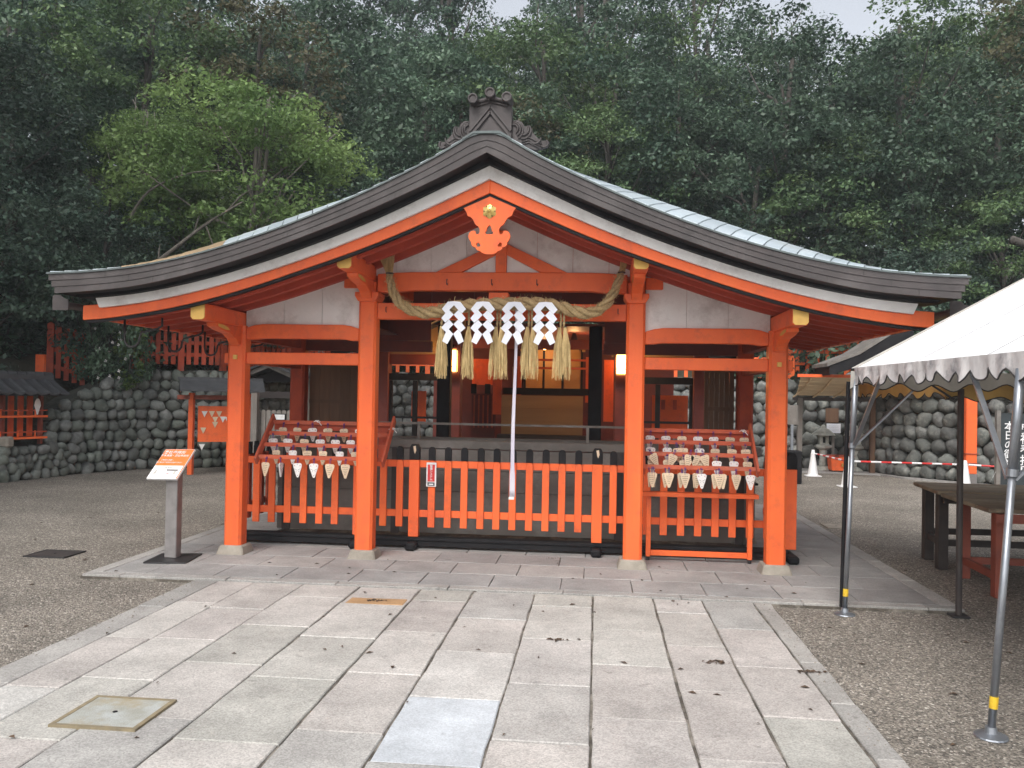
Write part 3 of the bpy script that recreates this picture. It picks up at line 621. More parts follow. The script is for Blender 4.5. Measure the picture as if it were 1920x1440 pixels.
# side beams and back beams
for s in (-1, 1):
    a, b = sorted((s*2.42, s*2.51))
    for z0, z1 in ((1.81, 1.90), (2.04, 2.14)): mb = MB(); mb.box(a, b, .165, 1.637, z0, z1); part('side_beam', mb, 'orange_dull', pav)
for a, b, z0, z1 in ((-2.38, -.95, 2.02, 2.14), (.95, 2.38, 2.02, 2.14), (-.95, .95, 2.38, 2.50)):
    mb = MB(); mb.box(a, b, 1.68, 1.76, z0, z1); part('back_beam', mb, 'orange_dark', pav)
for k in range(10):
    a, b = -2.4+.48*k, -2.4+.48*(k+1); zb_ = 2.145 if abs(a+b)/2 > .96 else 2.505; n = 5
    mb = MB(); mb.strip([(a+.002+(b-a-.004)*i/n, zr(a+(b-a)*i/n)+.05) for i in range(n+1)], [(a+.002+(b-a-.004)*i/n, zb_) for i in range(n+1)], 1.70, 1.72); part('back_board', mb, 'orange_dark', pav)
for s in (-1, 1):
    for k in range(4):
        a, b = sorted((s*1.32, s*2.40)); mb = MB(); mb.box(a, b, .17+.37*k, .17+.37*k+.366, 2.20, 2.212); part('ceiling_board', mb, 'orange_dark', pav)
# rain gutter with iron brackets below each eave
for s, nm in ((-1, 'left'), (1, 'right')):
    gut = MB(); x = s*3.60; n = 8
    P = [(x+.055*math.cos(PI+PI*k/n), 2.27+.05*math.sin(PI+PI*k/n)) for k in range(n+1)]; Q = [(x+.047*math.cos(PI+PI*k/n), 2.272+.042*math.sin(PI+PI*k/n)) for k in range(n+1)]
    gut.strip(Q, P, -.9, YB); gu = part('rain_gutter', gut, 'copper', pav)
    e = MB(); e.prism([(x-.07, 2.20), (x+.07, 2.20), (x+.07, 2.29), (x+.03, 2.30), (x+.0, 2.325), (x-.05, 2.33), (x-.07, 2.32)], -.915, -.903); part('gutter_end', e, 'copper', gu)
    for y in ((-.62, .14, .90, 1.66) if s < 0 else ()):
        h = MB(); h.tube([(s*3.20, y, 2.16), (s*3.20, y, 2.0), (s*3.19, y, 1.95), (s*3.165, y, 1.922), (s*3.13, y, 1.915), (s*3.095, y, 1.925), (s*3.07, y, 1.955), (s*3.06, y, 2.01), (s*3.045, y, 2.04), (s*2.90, y, 2.075), (s*2.86, y, 2.10), (s*2.86, y, 2.17)], .010, 7)
        part('iron_bracket', h, 'iron', pav, smooth=True)

# ================================================================== PICKET FENCE IN THE PAVILION
fe = empty('picket_fence', (0, .64, 0), 'vermilion picket fence with black tips closing off the pavilion front', 'fence')
FY = .6
def picket_mb(wd, zb, ztp, ch=.012):
    h = wd/2; mb = MB(); P = [(-h, zb), (h, zb), (h, ztp-.02), (h*.55, ztp), (-h*.55, ztp), (-h, ztp-.02)]
    mb.prism(P, -.0125, .0125); return mb
pk0 = None; tip0 = None
px_ = [-2.482, -2.323, -2.159, -1.998, -1.836, -1.677, -1.19, -1.027, -.708, -.547, -.387, -.225, -.069, .087, .249, .408, .564, .723, 1.056, 1.214, 1.375, 1.535, 1.697, 1.857, 2.018, 2.177, 2.34, 2.50]
mt_tip = 'black'
for i, x in enumerate(px_):
    if pk0 is None:
        pk0 = part('picket', picket_mb(.068, .250, .903), 'orange', fe, bev=.003); pk0.location = Vector((x, FY, pk0.location.z))-Vector((0, .64, 0))
        tmb = MB(); tmb.prism([(-.034, .9035), (.034, .9035), (.034, 1.005), (.024, 1.028), (.01, 1.036), (-.01, 1.036), (-.024, 1.028), (-.034, 1.005)], -.0125, .0125)
        tip0 = part('picket_tip', tmb, 'black', pk0, bev=.003); tip0.location.x = 0; tip0.location.y = 0
    else:
        q = inst('picket', pk0, (x, FY, wloc(pk0).z), fe); tq = inst('picket_tip', tip0, (x, FY, wloc(tip0).z), q)
wp0 = None
for x in (-1.44, -.882, .903, 2.716, -2.66):
    if wp0 is None:
        mb = MB(); mb.box(x-.05, x+.05, FY-.018, FY+.05, .155, .905); wp0 = part('fence_post', mb, 'orange', fe, bev=.004)
        mb = MB(); mb.prism([(x-.05, .9055), (x+.05, .9055), (x+.05, 1.02), (x+.03, 1.06), (x-.03, 1.06), (x-.05, 1.02)], FY-.018, FY+.05); wt0 = part('post_tip', mb, 'black', wp0, bev=.004)
        mb = MB(); mb.box(x-.052, x+.052, .44, .80, PLZ+.001, .115); ft0 = part('foot', mb, 'black', fe, bev=.02)
        q = wp0
    else:
        q = inst('fence_post', wp0, (x, wloc(wp0).y, wloc(wp0).z), fe); inst('post_tip', wt0, (x, wloc(wt0).y, wloc(wt0).z), q); inst('foot', ft0, (x, wloc(ft0).y, wloc(ft0).z), fe)
    if x in (-.882, .903):                                # chipped paint on the tips
        mb = MB(); mb.add([(x+.012, FY-.0185, 1.045), (x-.012, FY-.0185, 1.038), (x-.004, FY-.0185, .985), (x+.006, FY-.0185, .965), (x+.018, FY-.0185, 1.0)], [(0, 1, 2, 3, 4)]); part('chipped_paint', mb, 'plaque', q)
for z0, z1 in ((.832, .900), (.345, .413)):
    for a, b in ((-2.70, -.80+-.08), (-.88, .90), (.90, 2.72)):
        mb = MB(); mb.box(a+.001, b-.001, FY+.014, FY+.045, z0, z1); part('rail', mb, 'orange', fe, bev=.003)
for z0, z1, y0 in ((.118, .150, .575), (.062, .1175, .590)):
    mb = MB(); mb.box(-2.62, 2.70, y0, .70, z0, z1); part('sill', mb, 'black', fe, bev=.004)
for s in (-1, 1):                                         # short return fences running back
    for k in range(5):
        x, y = (-2.66 if s < 0 else 2.70), .85+.165*k
        mb = MB(); mb.box(x-.012, x+.012, y-.034, y+.034, .25, .903); q = part('picket', mb, 'orange_dull', fe)
        mb = MB(); mb.box(x-.012, x+.012, y-.034, y+.034, .9035, 1.03); part('picket_tip', mb, 'black', q)
    for z0, z1 in ((.832, .9), (.345, .413)): mb = MB(); x = (-2.66 if s < 0 else 2.70); mb.box(x-.045, x-.014, .66, 1.62, z0, z1); part('rail', mb, 'orange_dull', fe)

# sticker sign on the fence
st = empty('notice_plate', (-.708, FY-.02, .62), 'small white and red vertical notice plate on the picket fence', 'sign')
mb = MB(); mb.box(-.758, -.660, FY-.030, FY-.018, .650, .885); part('plate', mb, 'whitepaint', st, bev=.002)
mb = MB(); mb.box(-.744, -.674, FY-.0325, FY-.0305, .700, .865); part('red_panel', mb, 'redpaint', st)
mb = MB(); mb.box(-.744, -.674, FY-.0325, FY-.0305, .660, .692); part('black_panel', mb, 'ink', st)
mb = MB(); mb.box(-.732, -.686, FY-.0345, FY-.033, .668, .680); part('white_strip', mb, 'whitepaint', st)
place_text('lettering', '警\n備\nシ\nス\nテ\nム', .0275, (-.709, FY-.034, .784), (1, 0, 0), (0, 0, 1), 'whitepaint', st, .92)

# ================================================================== OFFERTORY BOX behind the fence
ob_ = empty('offertory_box', (0, 1.2, 0), 'wide grey weathered wooden offertory box behind the picket fence', 'box')
nb_ = 4
for i in range(nb_):
    z0 = .135+.215*i; mb = MB(); mb.box(-2.40, 2.45, .95, .985, z0+.002, z0+.213); part('front_board', mb, 'greyboard', ob_, bev=.003)
for x in (-2.3, -1.15, 1.12, 2.3): mb = MB(); mb.box(x-.04, x+.04, .928, .949, .13, 1.0); part('stile', mb, 'darkwood', ob_)
mb = MB(); mb.box(-2.45, 2.5, .93, 1.06, 1.0, 1.085); part('top_rim', mb, 'greyboard', ob_, bev=.006)
mb = MB(); mb.box(-2.45, 2.5, 1.52, 1.62, 1.0, 1.085); part('top_rim', mb, 'greyboard', ob_, bev=.006)
mb = MB(); mb.box(-2.45, 2.5, 1.06, 1.52, .7, .72); part('bottom', mb, 'black', ob_)
for i in range(24): x = -2.35+.2*i; mb = MB(); mb.box(x-.02, x+.02, 1.06, 1.52, 1.02, 1.05); part('slat', mb, 'darkwood', ob_)
# thin grey frame above the box
fr = empty('net_frame', (0, 1.0, 1.085), 'thin grey metal frame standing on the offertory box', 'frame')
mb = MB(); mb.box(-1.35, 1.3, .995, 1.015, 1.240, 1.262); part('rail', mb, 'greywood', fr)
for x in (-1.32, -.93, .80, 1.28): mb = MB(); mb.box(x-.014, x+.014, .995, 1.015, 1.086, 1.239); part('upright', mb, 'greywood', fr)

# ================================================================== VOTIVE PLAQUE RACKS
ORD = ['first', 'second', 'third', 'fourth', 'fifth', 'sixth', 'seventh', 'eighth']
ORDX = ORD+['ninth', 'tenth', 'eleventh', 'twelfth', 'thirteenth', 'fourteenth', 'fifteenth', 'sixteenth']
ROWN = ['bottom', 'second', 'third', 'top']
def ema_outline(w_=.088, h=.135):
    c = .014; return [(-w_/2+c, 0), (w_/2-c, 0), (w_/2, -.012), (w_/2-.002, -.035), (.010, -h+.004), (0, -h), (-.010, -h+.004), (-w_/2+.002, -.035), (-w_/2, -.012)]
def make_ema(face):
    r = empty('votive_plaque', (0, 0, 0), 'x', 'votive plaque', 'fox shaped wooden votive plaques on the racks')
    mb = MB(); mb.prism(ema_outline(), -.005, .005); bd = part('board', mb, 'plaquewhite' if face == 1 else 'plaque', r, bev=.0015)
    f = MB(); y = -.0058
    if face == 1:                                         # fox face: ears, brows, eyes, nose
        e = MB()
        for s in (-1, 1): e.add([(s*.032, y, -.026), (s*.022, y, -.028), (s*.030, y, -.014)], [(0, 1, 2)])
        part('ear_mark', e, 'redink', r)
        for s in (-1, 1):
            f.add([(s*.030, y, -.050), (s*.030, y, -.053), (s*.004, y, -.066), (s*.004, y, -.063)], [(0, 1, 2, 3)])
            f.add([(s*.018, y, -.074), (s*.010, y, -.080), (s*.012, y, -.072)], [(0, 1, 2)])
        f.add([(-.005, y, -.112), (.005, y, -.112), (0, y, -.120)], [(0, 1, 2)])
    else:                                                 # handwritten lines
        for k, (a, b) in enumerate(((-.028, .026), (-.024, .026), (-.020, .018), (-.014, .013), (-.008, .008))):
            z = -.026-.017*k; x = a
            while x < b: l = random.uniform(.003, .009); f.add([(x, y, z), (min(x+l, b), y, z+random.uniform(-.001, .001)), (min(x+l, b), y, z-.0035), (x, y, z-.004)], [(0, 1, 2, 3)]); x += l+.0025
    part('ink_marks', f, 'ink', r)
    st_ = MB(); st_.bar((-.005, 0, -.004), (-.004, .012, .055), .0038).bar((.005, 0, -.004), (.006, .012, .055), .0038).bar((-.004, 0, .0), (0, -.006, -.014), .004); st_.box(-.008, .009, .0, .012, .036, .044)
    part('purple_string', st_, 'purple', r)
    return r
ema_proto = {1: make_ema(1), 2: make_ema(2)}
ema_used = {1: False, 2: False}
def hang(face, loc, rot, label):
    if not ema_used[face]: r = ema_proto[face]; ema_used[face] = True; r.location = loc; r['label'] = label
    else: r = dup(ema_proto[face], loc, None, label)
    r.rotation_euler = rot
    return r
# rails per rack: (y, z)
RAILS = [(.24, .930), (.375, 1.040), (.49, 1.145), (.60, 1.250)]
def rack(x0, x1, lab, stand):
    r = empty('plaque_rack', ((x0+x1)/2, .42, .9), lab, 'rack')
    for x in (x0, x1):
        mb = MB(); mb.bar((x, .19, .885), (x, .64, 1.30), .022, .085, up=(0, 1, 0)); part('side_board', mb, 'rack', r, bev=.003)
    for (y, z) in RAILS: mb = MB(); mb.box(x0+.012, x1-.012, y-.012, y+.012, z-.022, z+.016); part('rail', mb, 'rack', r, bev=.002)
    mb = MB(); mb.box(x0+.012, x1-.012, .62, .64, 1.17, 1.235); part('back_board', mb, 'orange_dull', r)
    for k in range(4):
        x = x0+.2+(x1-x0-.3)*k/3
        mb = MB(); mb.box(x-.045, x+.045, .585, .598, .92, 1.17); part('back_slat', mb, 'orange_dull', r)
    if stand:
        for x in (1.385, 2.313): mb = MB(); mb.box(x-.022, x+.022, .42, .46, .075, .64); lg = part('leg', mb, 'orange', r, bev=.003); q = MB(); q.lathe((x, .44, PLZ+.002), [(.017, 0), (.017, .03)], 8); part('caster', q, 'iron', lg)
        mb = MB(); mb.box(1.408, 2.29, .425, .455, .085, .135); part('bottom_rail', mb, 'orange', r, bev=.003)
        mb = MB(); mb.box(1.31, 2.378, .36, .47, .642, .682); part('shelf', mb, 'orange', r, bev=.003)
    return r
rackL = rack(-2.33, -1.10, 'slanted vermilion rack of fox plaques in the left bay of the pavilion', False)
rackR = rack(1.325, 2.335, 'vermilion rack of fox plaques on a legged stand in the right bay', True)
def fill(rx, side, rowdefs):
    for ri, (xs_, faces) in enumerate(rowdefs):
        y, z = RAILS[ri]; n = len(xs_)
        for i, x in enumerate(xs_):
            fc = faces[i % len(faces)]; edge = random.random() < .12
            rz = random.uniform(-.25, .25)+(1.35 if edge and side == 'left' else 0)
            lb = f"{'white fox' if fc == 1 else 'pale'} plaque, {ORD[min(i, 7)]} from left, {ROWN[ri]} row of {side} rack"
            hang(fc, (x+random.uniform(-.008, .008), y-.028, z-.055), (0, random.uniform(-.07, .07), rz), lb)
xsL = [-2.235, -2.08, -1.925, -1.77, -1.615, -1.46, -1.30]
fill(None, 'left', [(xsL, [2, 1, 1, 1, 2, 2, 1]), ([x+.05 for x in xsL[:-1]], [2, 1, 2]), ([x-.03 for x in xsL], [1, 1, 2, 1]), ([x+.02 for x in xsL[:-1]], [2, 2, 1])])
xsR = [1.40, 1.545, 1.695, 1.845, 1.995, 2.14, 2.275]
fill(None, 'right', [(xsR, [2, 2, 2, 1, 2, 2, 1]), (xsR, [2, 2, 2, 2, 1, 1, 2]), (xsR, [1, 1, 2, 1, 2, 2, 2]), (xsR, [1, 1, 2, 1, 1, 2, 2])])
# extra plaques hanging in bundles behind / askew at the right rack
k = 0
for x, dy, rz, ry, ri in ((1.375, .02, 1.2, .05, 0), (1.42, .015, 1.35, -.02, 0), (1.52, .014, .7, .05, 0), (1.665, .015, .55, .12, 0), (1.672, .03, .6, .2, 0), (1.81, .014, .5, .15, 0), (1.80, .026, .6, .2, 0), (1.97, .012, .3, .12, 0), (2.02, .02, -.3, -.12, 0), (1.40, -.02, .4, -.5, 1), (1.60, -.02, .2, .35, 1), (1.745, -.02, 0, .22, 1), (1.87, -.022, .1, -.3, 1), (1.80, -.02, 0, .1, 1), (1.64, -.02, .1, -.15, 2)):
    y, z = RAILS[ri]; k += 1
    hang(2, (x, y-.030+dy, z-.055+(.05 if ri == 1 else 0)), (0, ry, rz), f"crooked pale plaque on the right rack, {ROWN[ri]} row, {ORDX[k-1]} of the crooked ones")
# paper fortunes knotted on the racks
def paper_knot(x, y, z, lab):
    mb = MB()
    for a in (-.9, -.4, .3, .8, 1.6): mb.tube([(x, y, z), (x+.02*math.sin(a), y-.01, z+.02*math.cos(a)), (x+.045*math.sin(a), y-.012, z-.03+.05*math.cos(a))], .0035, 5)
    tag(part('knotted_cord', mb, 'plaquewhite'), lab, 'cord')
paper_knot(-1.86, .57, 1.255, 'white twisted cord tied to the top rail of the left rack')
paper_knot(2.26, .57, 1.25, 'white twisted cord tied at the right end of the right rack')
paper_knot(-1.09, .52, 1.20, 'white twisted cord tied to the right end of the left rack')

# ================================================================== SACRED ROPE, PAPER STREAMERS, STRAW TASSELS
rp = [(-.995, -.10, 2.64), (-.985, -.115, 2.57), (-.962, -.13, 2.49), (-.90, -.14, 2.38), (-.80, -.14, 2.31), (-.66, -.14, 2.278), (-.52, -.14, 2.295), (-.36, -.14, 2.335), (-.10, -.14, 2.355), (.15, -.14, 2.362), (.38, -.14, 2.365), (.56, -.14, 2.335), (.70, -.14, 2.295), (.82, -.14, 2.290), (.93, -.14, 2.345), (1.00, -.13, 2.44), (1.05, -.12, 2.55), (1.085, -.10, 2.66)]
def catmull(P, n):
    P = [Vector(p) for p in P]; out = []
    for i in range(len(P)-1):
        p0, p1, p2, p3 = P[max(i-1, 0)], P[i], P[i+1], P[min(i+2, len(P)-1)]
        for k in range(n):
            t = k/n; out.append(.5*((2*p1)+(p2-p0)*t+(2*p0-5*p1+4*p2-p3)*t*t+(-p0+3*p1-3*p2+p3)*t**3))
    return out+[P[-1]]
rope = empty('sacred_rope', (0, -.14, 2.3), 'thick twisted straw rope slung between the two middle posts', 'rope')
cl = catmull(rp, 10); n = len(cl); arc = [0]
for i in range(1, n): arc.append(arc[-1]+(cl[i]-cl[i-1]).length)
def rope_r(t): return .021+.026*math.sin(PI*min(1, max(0, t)))**.6
for sidx in range(3):
    P = []; Rr = []
    u = None
    for i, p in enumerate(cl):
        d = (cl[min(i+1, n-1)]-cl[max(i-1, 0)]).normalized(); u = d.cross(Vector((0, 1, 0))).normalized() if u is None else (u-d*u.dot(d)).normalized(); w_ = d.cross(u)
        t = arc[i]/arc[-1]; a = arc[i]/.36*2*PI+sidx*2*PI/3; rr = rope_r(t)
        P.append(p+(math.cos(a)*u+math.sin(a)*w_)*rr*.72); Rr.append(rr*.64)
    mb = MB(); mb.tube(P, Rr, 10); part('strand', mb, 'rope', rope, smooth=True)
fz = MB()                                                 # loose straw fibres
for _ in range(700):
    i = random.randrange(4, n-4); p = cl[i]; d = (cl[i+1]-cl[i-1]).normalized(); a = random.uniform(0, 2*PI); u = d.orthogonal().normalized(); w_ = d.cross(u)
    o = (math.cos(a)*u+math.sin(a)*w_); r0 = rope_r(arc[i]/arc[-1])*1.15; q = p+o*r0; l = random.uniform(.015, .04)
    fz.bar(q, q+(o*.5+d*random.uniform(-1, 1)+Vector((0, 0, .2))).normalized()*l, .0016)
part('loose_fibre', fz, 'straw', rope, kind='stuff')
bl = MB()
bl2 = MB()
for _ in range(190):                                      # frayed brush ends
    a, b = random.uniform(-.024, .024), random.uniform(-.024, .024)
    if _ % 4: bl.bar((-.998+a, -.10+b, 2.63), (-1.035+a*2.8, -.07+b*1.5, 2.80+random.uniform(-.03, .03)), .0026)
    else: bl2.bar((1.085+a, -.10+b, 2.65), (1.105+a*1.3, -.08+b, 2.745+random.uniform(-.02, .02)), .0026)
part('brush_end', bl, 'straw', rope); part('brush_end', bl2, 'straw', rope)
for x, y, z in ((-.996, -.10, 2.635), (1.083, -.10, 2.65)):
    mb = MB(); mb.lathe((x, y, z), [(.034, -.006), (.036, 0), (.034, .006)], 14); part('binding', mb, 'hem', rope)
# paper streamers (shide)
def shide(x, lab, sway=0):
    r = empty('paper_streamer', (x, -.22, 2.37), lab, 'paper streamer', 'white zigzag paper streamers on the rope')
    y = -.222; top = 2.375
    for s in (-1, 1):
        # four folded squares (diamonds) stepping down
        quads = [[(0, 0), (s*.056, -.004), (s*.108, -.068), (s*.074, -.106), (s*.040, -.077), (0, -.036)],
                 [(s*.040, -.078), (s*.074, -.108), (s*.108, -.150), (s*.074, -.190), (s*.040, -.162), (0, -.119)],
                 [(s*.040, -.163), (s*.074, -.192), (s*.108, -.235), (s*.066, -.273), (s*.040, -.247), (0, -.204)],
                 [(s*.040, -.248), (s*.066, -.275), (s*.096, -.354), (s*.050, -.379), (0, -.289)]]
        for qi, q in enumerate(quads):
            yy = y-(.003 if (qi+(s > 0)) % 2 else 0)-sway*.004*qi
            nq = len(q); mb = MB(); vs = [(x+p[0]+sway*p[1]*.06, yy+.04*abs(p[0])*(-1) ** qi, top+p[1]) for p in q]
            vs2 = [(v[0], v[1]+.0012, v[2]) for v in vs]; fc = tuple(range(nq))
            mb.add(vs+vs2, [fc, tuple(reversed([i+nq for i in fc]))]+[(i, i+nq, (i+1) % nq+nq, (i+1) % nq) for i in range(nq)]); part('folded_panel', mb, 'paper', r)
    mb = MB(); mb.tube([(x, -.218, top), (x+.004, -.19, top+.045)], .003, 5); part('straw_tie', mb, 'straw', r)
for x, l, sw_ in ((-.382, 'white zigzag paper streamer, leftmost of the four on the rope', .1), (-.125, 'white zigzag paper streamer, second from the left on the rope', .0), (.153, 'white zigzag paper streamer in front of the bell cord', .6), (.425, 'white zigzag paper streamer, rightmost of the four on the rope', .2)): shide(x, l, sw_)
# straw tassels
def tassel(x, pair, lab, seed):
    rnd = random.Random(seed); r = empty('straw_tassel', (x, -.12, 2.3), lab, 'tassel', 'straw tassels hanging from the rope')
    for dx in ((-.028, .028) if pair else (0,)):
        zk = 2.165; mb = MB()
        for k in range(2): mb.tube([(x+dx*.5+(-1)**k*.004*math.cos(t), -.12+.006*math.sin(t), 2.32-(2.32-zk)*t/12) for t in [i*.75 for i in range(17)]], .0075, 6)
        part('twisted_stem', mb, 'rope', r, smooth=True)
        mb = MB(); mb.lathe((x+dx*.85, -.12, zk), [(.013, -.006), (.013, .006)], 10); part('binding', mb, 'hem', r)
        mb = MB()
        for _ in range(85 if pair else 135):
            a = rnd.uniform(0, 2*PI); q = math.sqrt(rnd.random()); w1 = .011; w2 = (.048 if pair else .058)*(1+.25*rnd.random()*(rnd.random() > .8)); ln = .455*rnd.uniform(.72, 1.05)
            ex = x+dx*(1.25 if pair else 0)
            p0 = Vector((x+dx*.85+w1*q*math.cos(a), -.12+w1*q*math.sin(a), zk)); p2 = Vector((ex+w2*q*math.cos(a), -.12+w2*q*math.sin(a), zk-ln)); p1 = (p0+p2)/2+Vector(((ex-x)*.1+.012*q*math.cos(a), .012*q*math.sin(a), 0))
            mb.bar(p0, p1, .0042, .003).bar(p1, p2, .0030, .0022)
        part('straw_skirt', mb, 'straw', r)
for i, (x, pr, l) in enumerate(((-.507, False, 'single straw tassel hanging at the left of the first streamer'), (-.262, False, 'straw tassel between the first and second streamers'), (.008, True, 'double straw tassel between the second and third streamers'), (.288, True, 'double straw tassel between the third and fourth streamers'), (.572, True, 'double straw tassel hanging right of the last streamer'))): tassel(x, pr, l, 50+i)
# bell cord
bc = empty('bell_cord', (.17, -.16, 2.2), 'long lilac and white cloth bell cord hanging down before the fence', 'cord')
gr = []; n = 26
for i in range(n+1):
    t = i/n; z = 2.36-1.70*t; w_ = .009+.009*t+(.006 if t > .85 else 0); x = .165-.012*t+.004*math.sin(7*t)
    gr.append([(x-w_, -.16, z), (x-w_*.3, -.172-.004*math.sin(9*t), z), (x+w_*.35, -.158, z), (x+w_, -.168, z)])
mb = MB(); mb.sheet(gr); o = part('cloth', mb, 'silk', bc, smooth=True); sol = o.modifiers.new('thick', 'SOLIDIFY'); sol.thickness = .006
mb = MB(); mb.box(.130, .176, -.185, -.150, .640, .662); part('weighted_hem', mb, 'plaquewhite', bc)

# ================================================================== INNER HALL BEHIND
ih = empty('inner_hall', (0, 5.6, 0), 'dark timber inner hall with gold screens seen through the pavilion', 'shrine')
def P_(nm, mt, *b, par=None, bev=0): mb = MB(); mb.box(*b); return part(nm, mb, mt, par or ih, bev=bev)
for x in (-.865, .865): P_('post', 'black', x-.075, x+.075, 2.0, 2.15, .05, 2.35, bev=.01)
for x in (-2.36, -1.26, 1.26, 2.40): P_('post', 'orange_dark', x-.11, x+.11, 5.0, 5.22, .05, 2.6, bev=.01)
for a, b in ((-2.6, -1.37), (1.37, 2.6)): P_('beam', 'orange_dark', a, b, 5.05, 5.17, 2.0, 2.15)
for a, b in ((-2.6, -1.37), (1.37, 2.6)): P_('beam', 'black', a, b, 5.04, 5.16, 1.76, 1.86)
for a, b in ((-2.24, -1.38), (1.38, 2.28)):                # tall lattice openings at the sides
    for x in (a, (a*.55+b*.45), b): P_('mullion', 'black', x-.035, x+.035, 5.06, 5.12, .1, 1.755)
    P_('mullion_rail', 'black', a, b, 5.05, 5.055, 1.18, 1.215)
    P_('low_board', 'darkwood', a, b, 5.05, 5.12, .1, .9)
P_('sign_board', 'orange', -2.02, -1.79, 5.6, 5.63, 1.12, 1.60)
P_('red_door', 'orange', 1.75, 2.30, 5.8, 5.83, .95, 1.60)
for x in (1.92, 2.10): P_('door_panel', 'orange_dull', x-.03, x+.03, 5.79, 5.799, 1.38, 1.53)
# dim gable of the inner hall with pale boards
for s in (-1, 1):
    mb = MB(); mb.strip([(s*.0, 2.98), (s*1.37, 2.75), (s*2.05, 2.40), (s*2.9, 2.20)], [(s*.0, 2.83), (s*1.37, 2.60), (s*2.05, 2.27), (s*2.9, 2.07)], 4.2, 4.32); part('barge_board', mb, 'black', ih)
    mb = MB(); mb.strip([(s*.0, 3.45), (s*1.37, 3.2), (s*2.05, 2.85), (s*3.0, 2.6)], [(s*.0, 3.05), (s*1.37, 2.83), (s*2.05, 2.48), (s*3.0, 2.27)], 4.1, 7.0); part('roof_body', mb, 'black', ih)
    mb = MB(); mb.strip([(s*.0, 3.05), (s*1.37, 2.83), (s*2.05, 2.48), (s*3.0, 2.27)], [(s*.0, 2.98), (s*1.37, 2.75), (s*2.05, 2.40), (s*2.99, 2.20)], 4.0, 7.2); part('roof_slope', mb, 'black', ih)
    mb = MB(); mb.prism([(s*1.1, 2.155), (s*2.4, 2.155), (s*1.9, 2.40), (s*1.37, 2.66), (s*1.1, 2.70)][::s], 5.1, 5.13); part('gable_board', mb, 'tanwood', ih)
P_('lintel', 'orange_dark', -1.15, 1.15, 5.05, 5.17, 2.26, 2.40)
P_('ceiling', 'orange_dark', -2.6, 2.6, 5.3, 9.6, 2.62, 2.66)
# sanctuary front: tan plank base, gold screens, vermilion rail
for i in range(3): P_('plank', 'tanwood', -.80, .65, 7.5, 7.54, .87+.232*i, 1.10+.232*i, bev=.003)
P_('floor_edge', 'darkwood', -.85, .85, 7.3, 7.6, .80, .865)
P_('dark_sill', 'black', -.82, .74, 7.9, 8.3, 1.58, 1.70)
for i in range(3): P_('gold_screen', 'goldscreen', -.52+.37*i+.01, -.15+.37*i-.02, 9.0, 9.03, 1.66, 2.46)
for i in range(4): P_('mullion', 'black', -.535+.37*i, -.495+.37*i, 8.97, 8.995, 1.66, 2.46)
for z in (2.07, 2.22): P_('railing', 'orange', -.62, .78, 7.96, 8.0, z-.018, z+.018)
for x in (-.53, .72): P_('railing_post', 'orange', x-.035, x+.035, 7.92, 8.04, 1.45, 2.28)
P_('side_panel', 'orange', -1.02, -.86, 8.0, 8.05, 1.2, 2.15)
P_('side_panel', 'orange', 1.02, 1.2, 8.3, 8.35, 1.1, 2.25)
P_('plaster_strip', 'tanwood', -.70, -.62, 8.35, 8.38, 1.7, 2.1)
P_('inner_panel', 'orange', -1.5, -1.1, 8.6, 8.63, 1.75, 2.25)
for x in (-1.38, -1.12): P_('gate_finial', 'black', x-.05, x+.05, 8.0, 8.05, 1.58, 1.76)
P_('dark_gate', 'orange_dark', -1.42, -.98, 8.05, 8.12, .3, 1.58)
for k in range(5): P_('gate_bar', 'orange_dull', -1.38+.085*k, -1.355+.085*k, 8.02, 8.045, .95, 1.55)
P_('rear_wall', 'orange_dark', -2.4, 2.4, 9.4, 9.45, .1, 2.6)
P_('top_orange_rail', 'orange', -.9, .75, 8.9, 8.93, 2.50, 2.56)
for a, b in ((.32, .54), (.60, .66), (-.6, -.5)): P_('lit_panel', 'goldscreen', a, b, 8.86, 8.89, 2.42, 2.56)
# brown blinds between the rear posts
for a, b in ((-2.37, -1.66), (2.05, 2.37)):
    bl_ = empty('wooden_shutter', ((a+b)/2, 1.80, 0), f"brown slatted shutter behind the {'left' if a < 0 else 'right'} plaque rack", 'shutter')
    n = 6
    for k in range(n): mb = MB(); w_ = (b-a)/n; mb.box(a+w_*k+.002, a+w_*(k+1)-.002, 1.80, 1.82, 1.02, 1.86); part('board', mb, 'brownwood', bl_)
    for z in (1.45, 1.86, 1.03): mb = MB(); mb.box(a, b, 1.785, 1.799, z-.02, z+.02); part('rail', mb, 'brownwood', bl_)
# lit paper lanterns
def lantern(x, lab):
    r = empty('paper_lantern', (x, 4.88, 2.06), lab, 'lantern', 'lit lanterns on the inner posts')
    mb = MB(); mb.box(x-.07, x+.07, 4.83, 4.93, 1.89, 2.22); part('glowing_shade', mb, 'lampglow', r)
    mb = MB()
    for sx in (-1, 1):
        for sy in (-1, 1): mb.box(x+sx*.0765-.006, x+sx*.0765+.006, 4.88+sy*.058-.006, 4.88+sy*.058+.006, 1.875, 2.235)
    mb.box(x-.08, x+.08, 4.81, 4.95, 2.213, 2.24).box(x-.07, x+.07, 4.82, 4.94, 1.87, 1.897); part('frame', mb, 'brownwood', r)
    mb = MB(); mb.box(x-.07, x+.07, 4.822, 4.829, 1.965, 1.972); part('cross_bar', mb, 'brownwood', r)
    mb = MB(); mb.bar((x, 4.95, 2.235), (x, 5.0, 2.3), .02); part('arm', mb, 'black', r)
    ld = bpy.data.lights.new('lantern_light', 'POINT'); ld.energy = 14; ld.color = (1, .5, .18); ld.shadow_soft_size = .08
    lo = bpy.data.objects.new('lantern_light', ld); COL.objects.link(lo); lo.parent = r; lo.location = (0, -.15, 0)
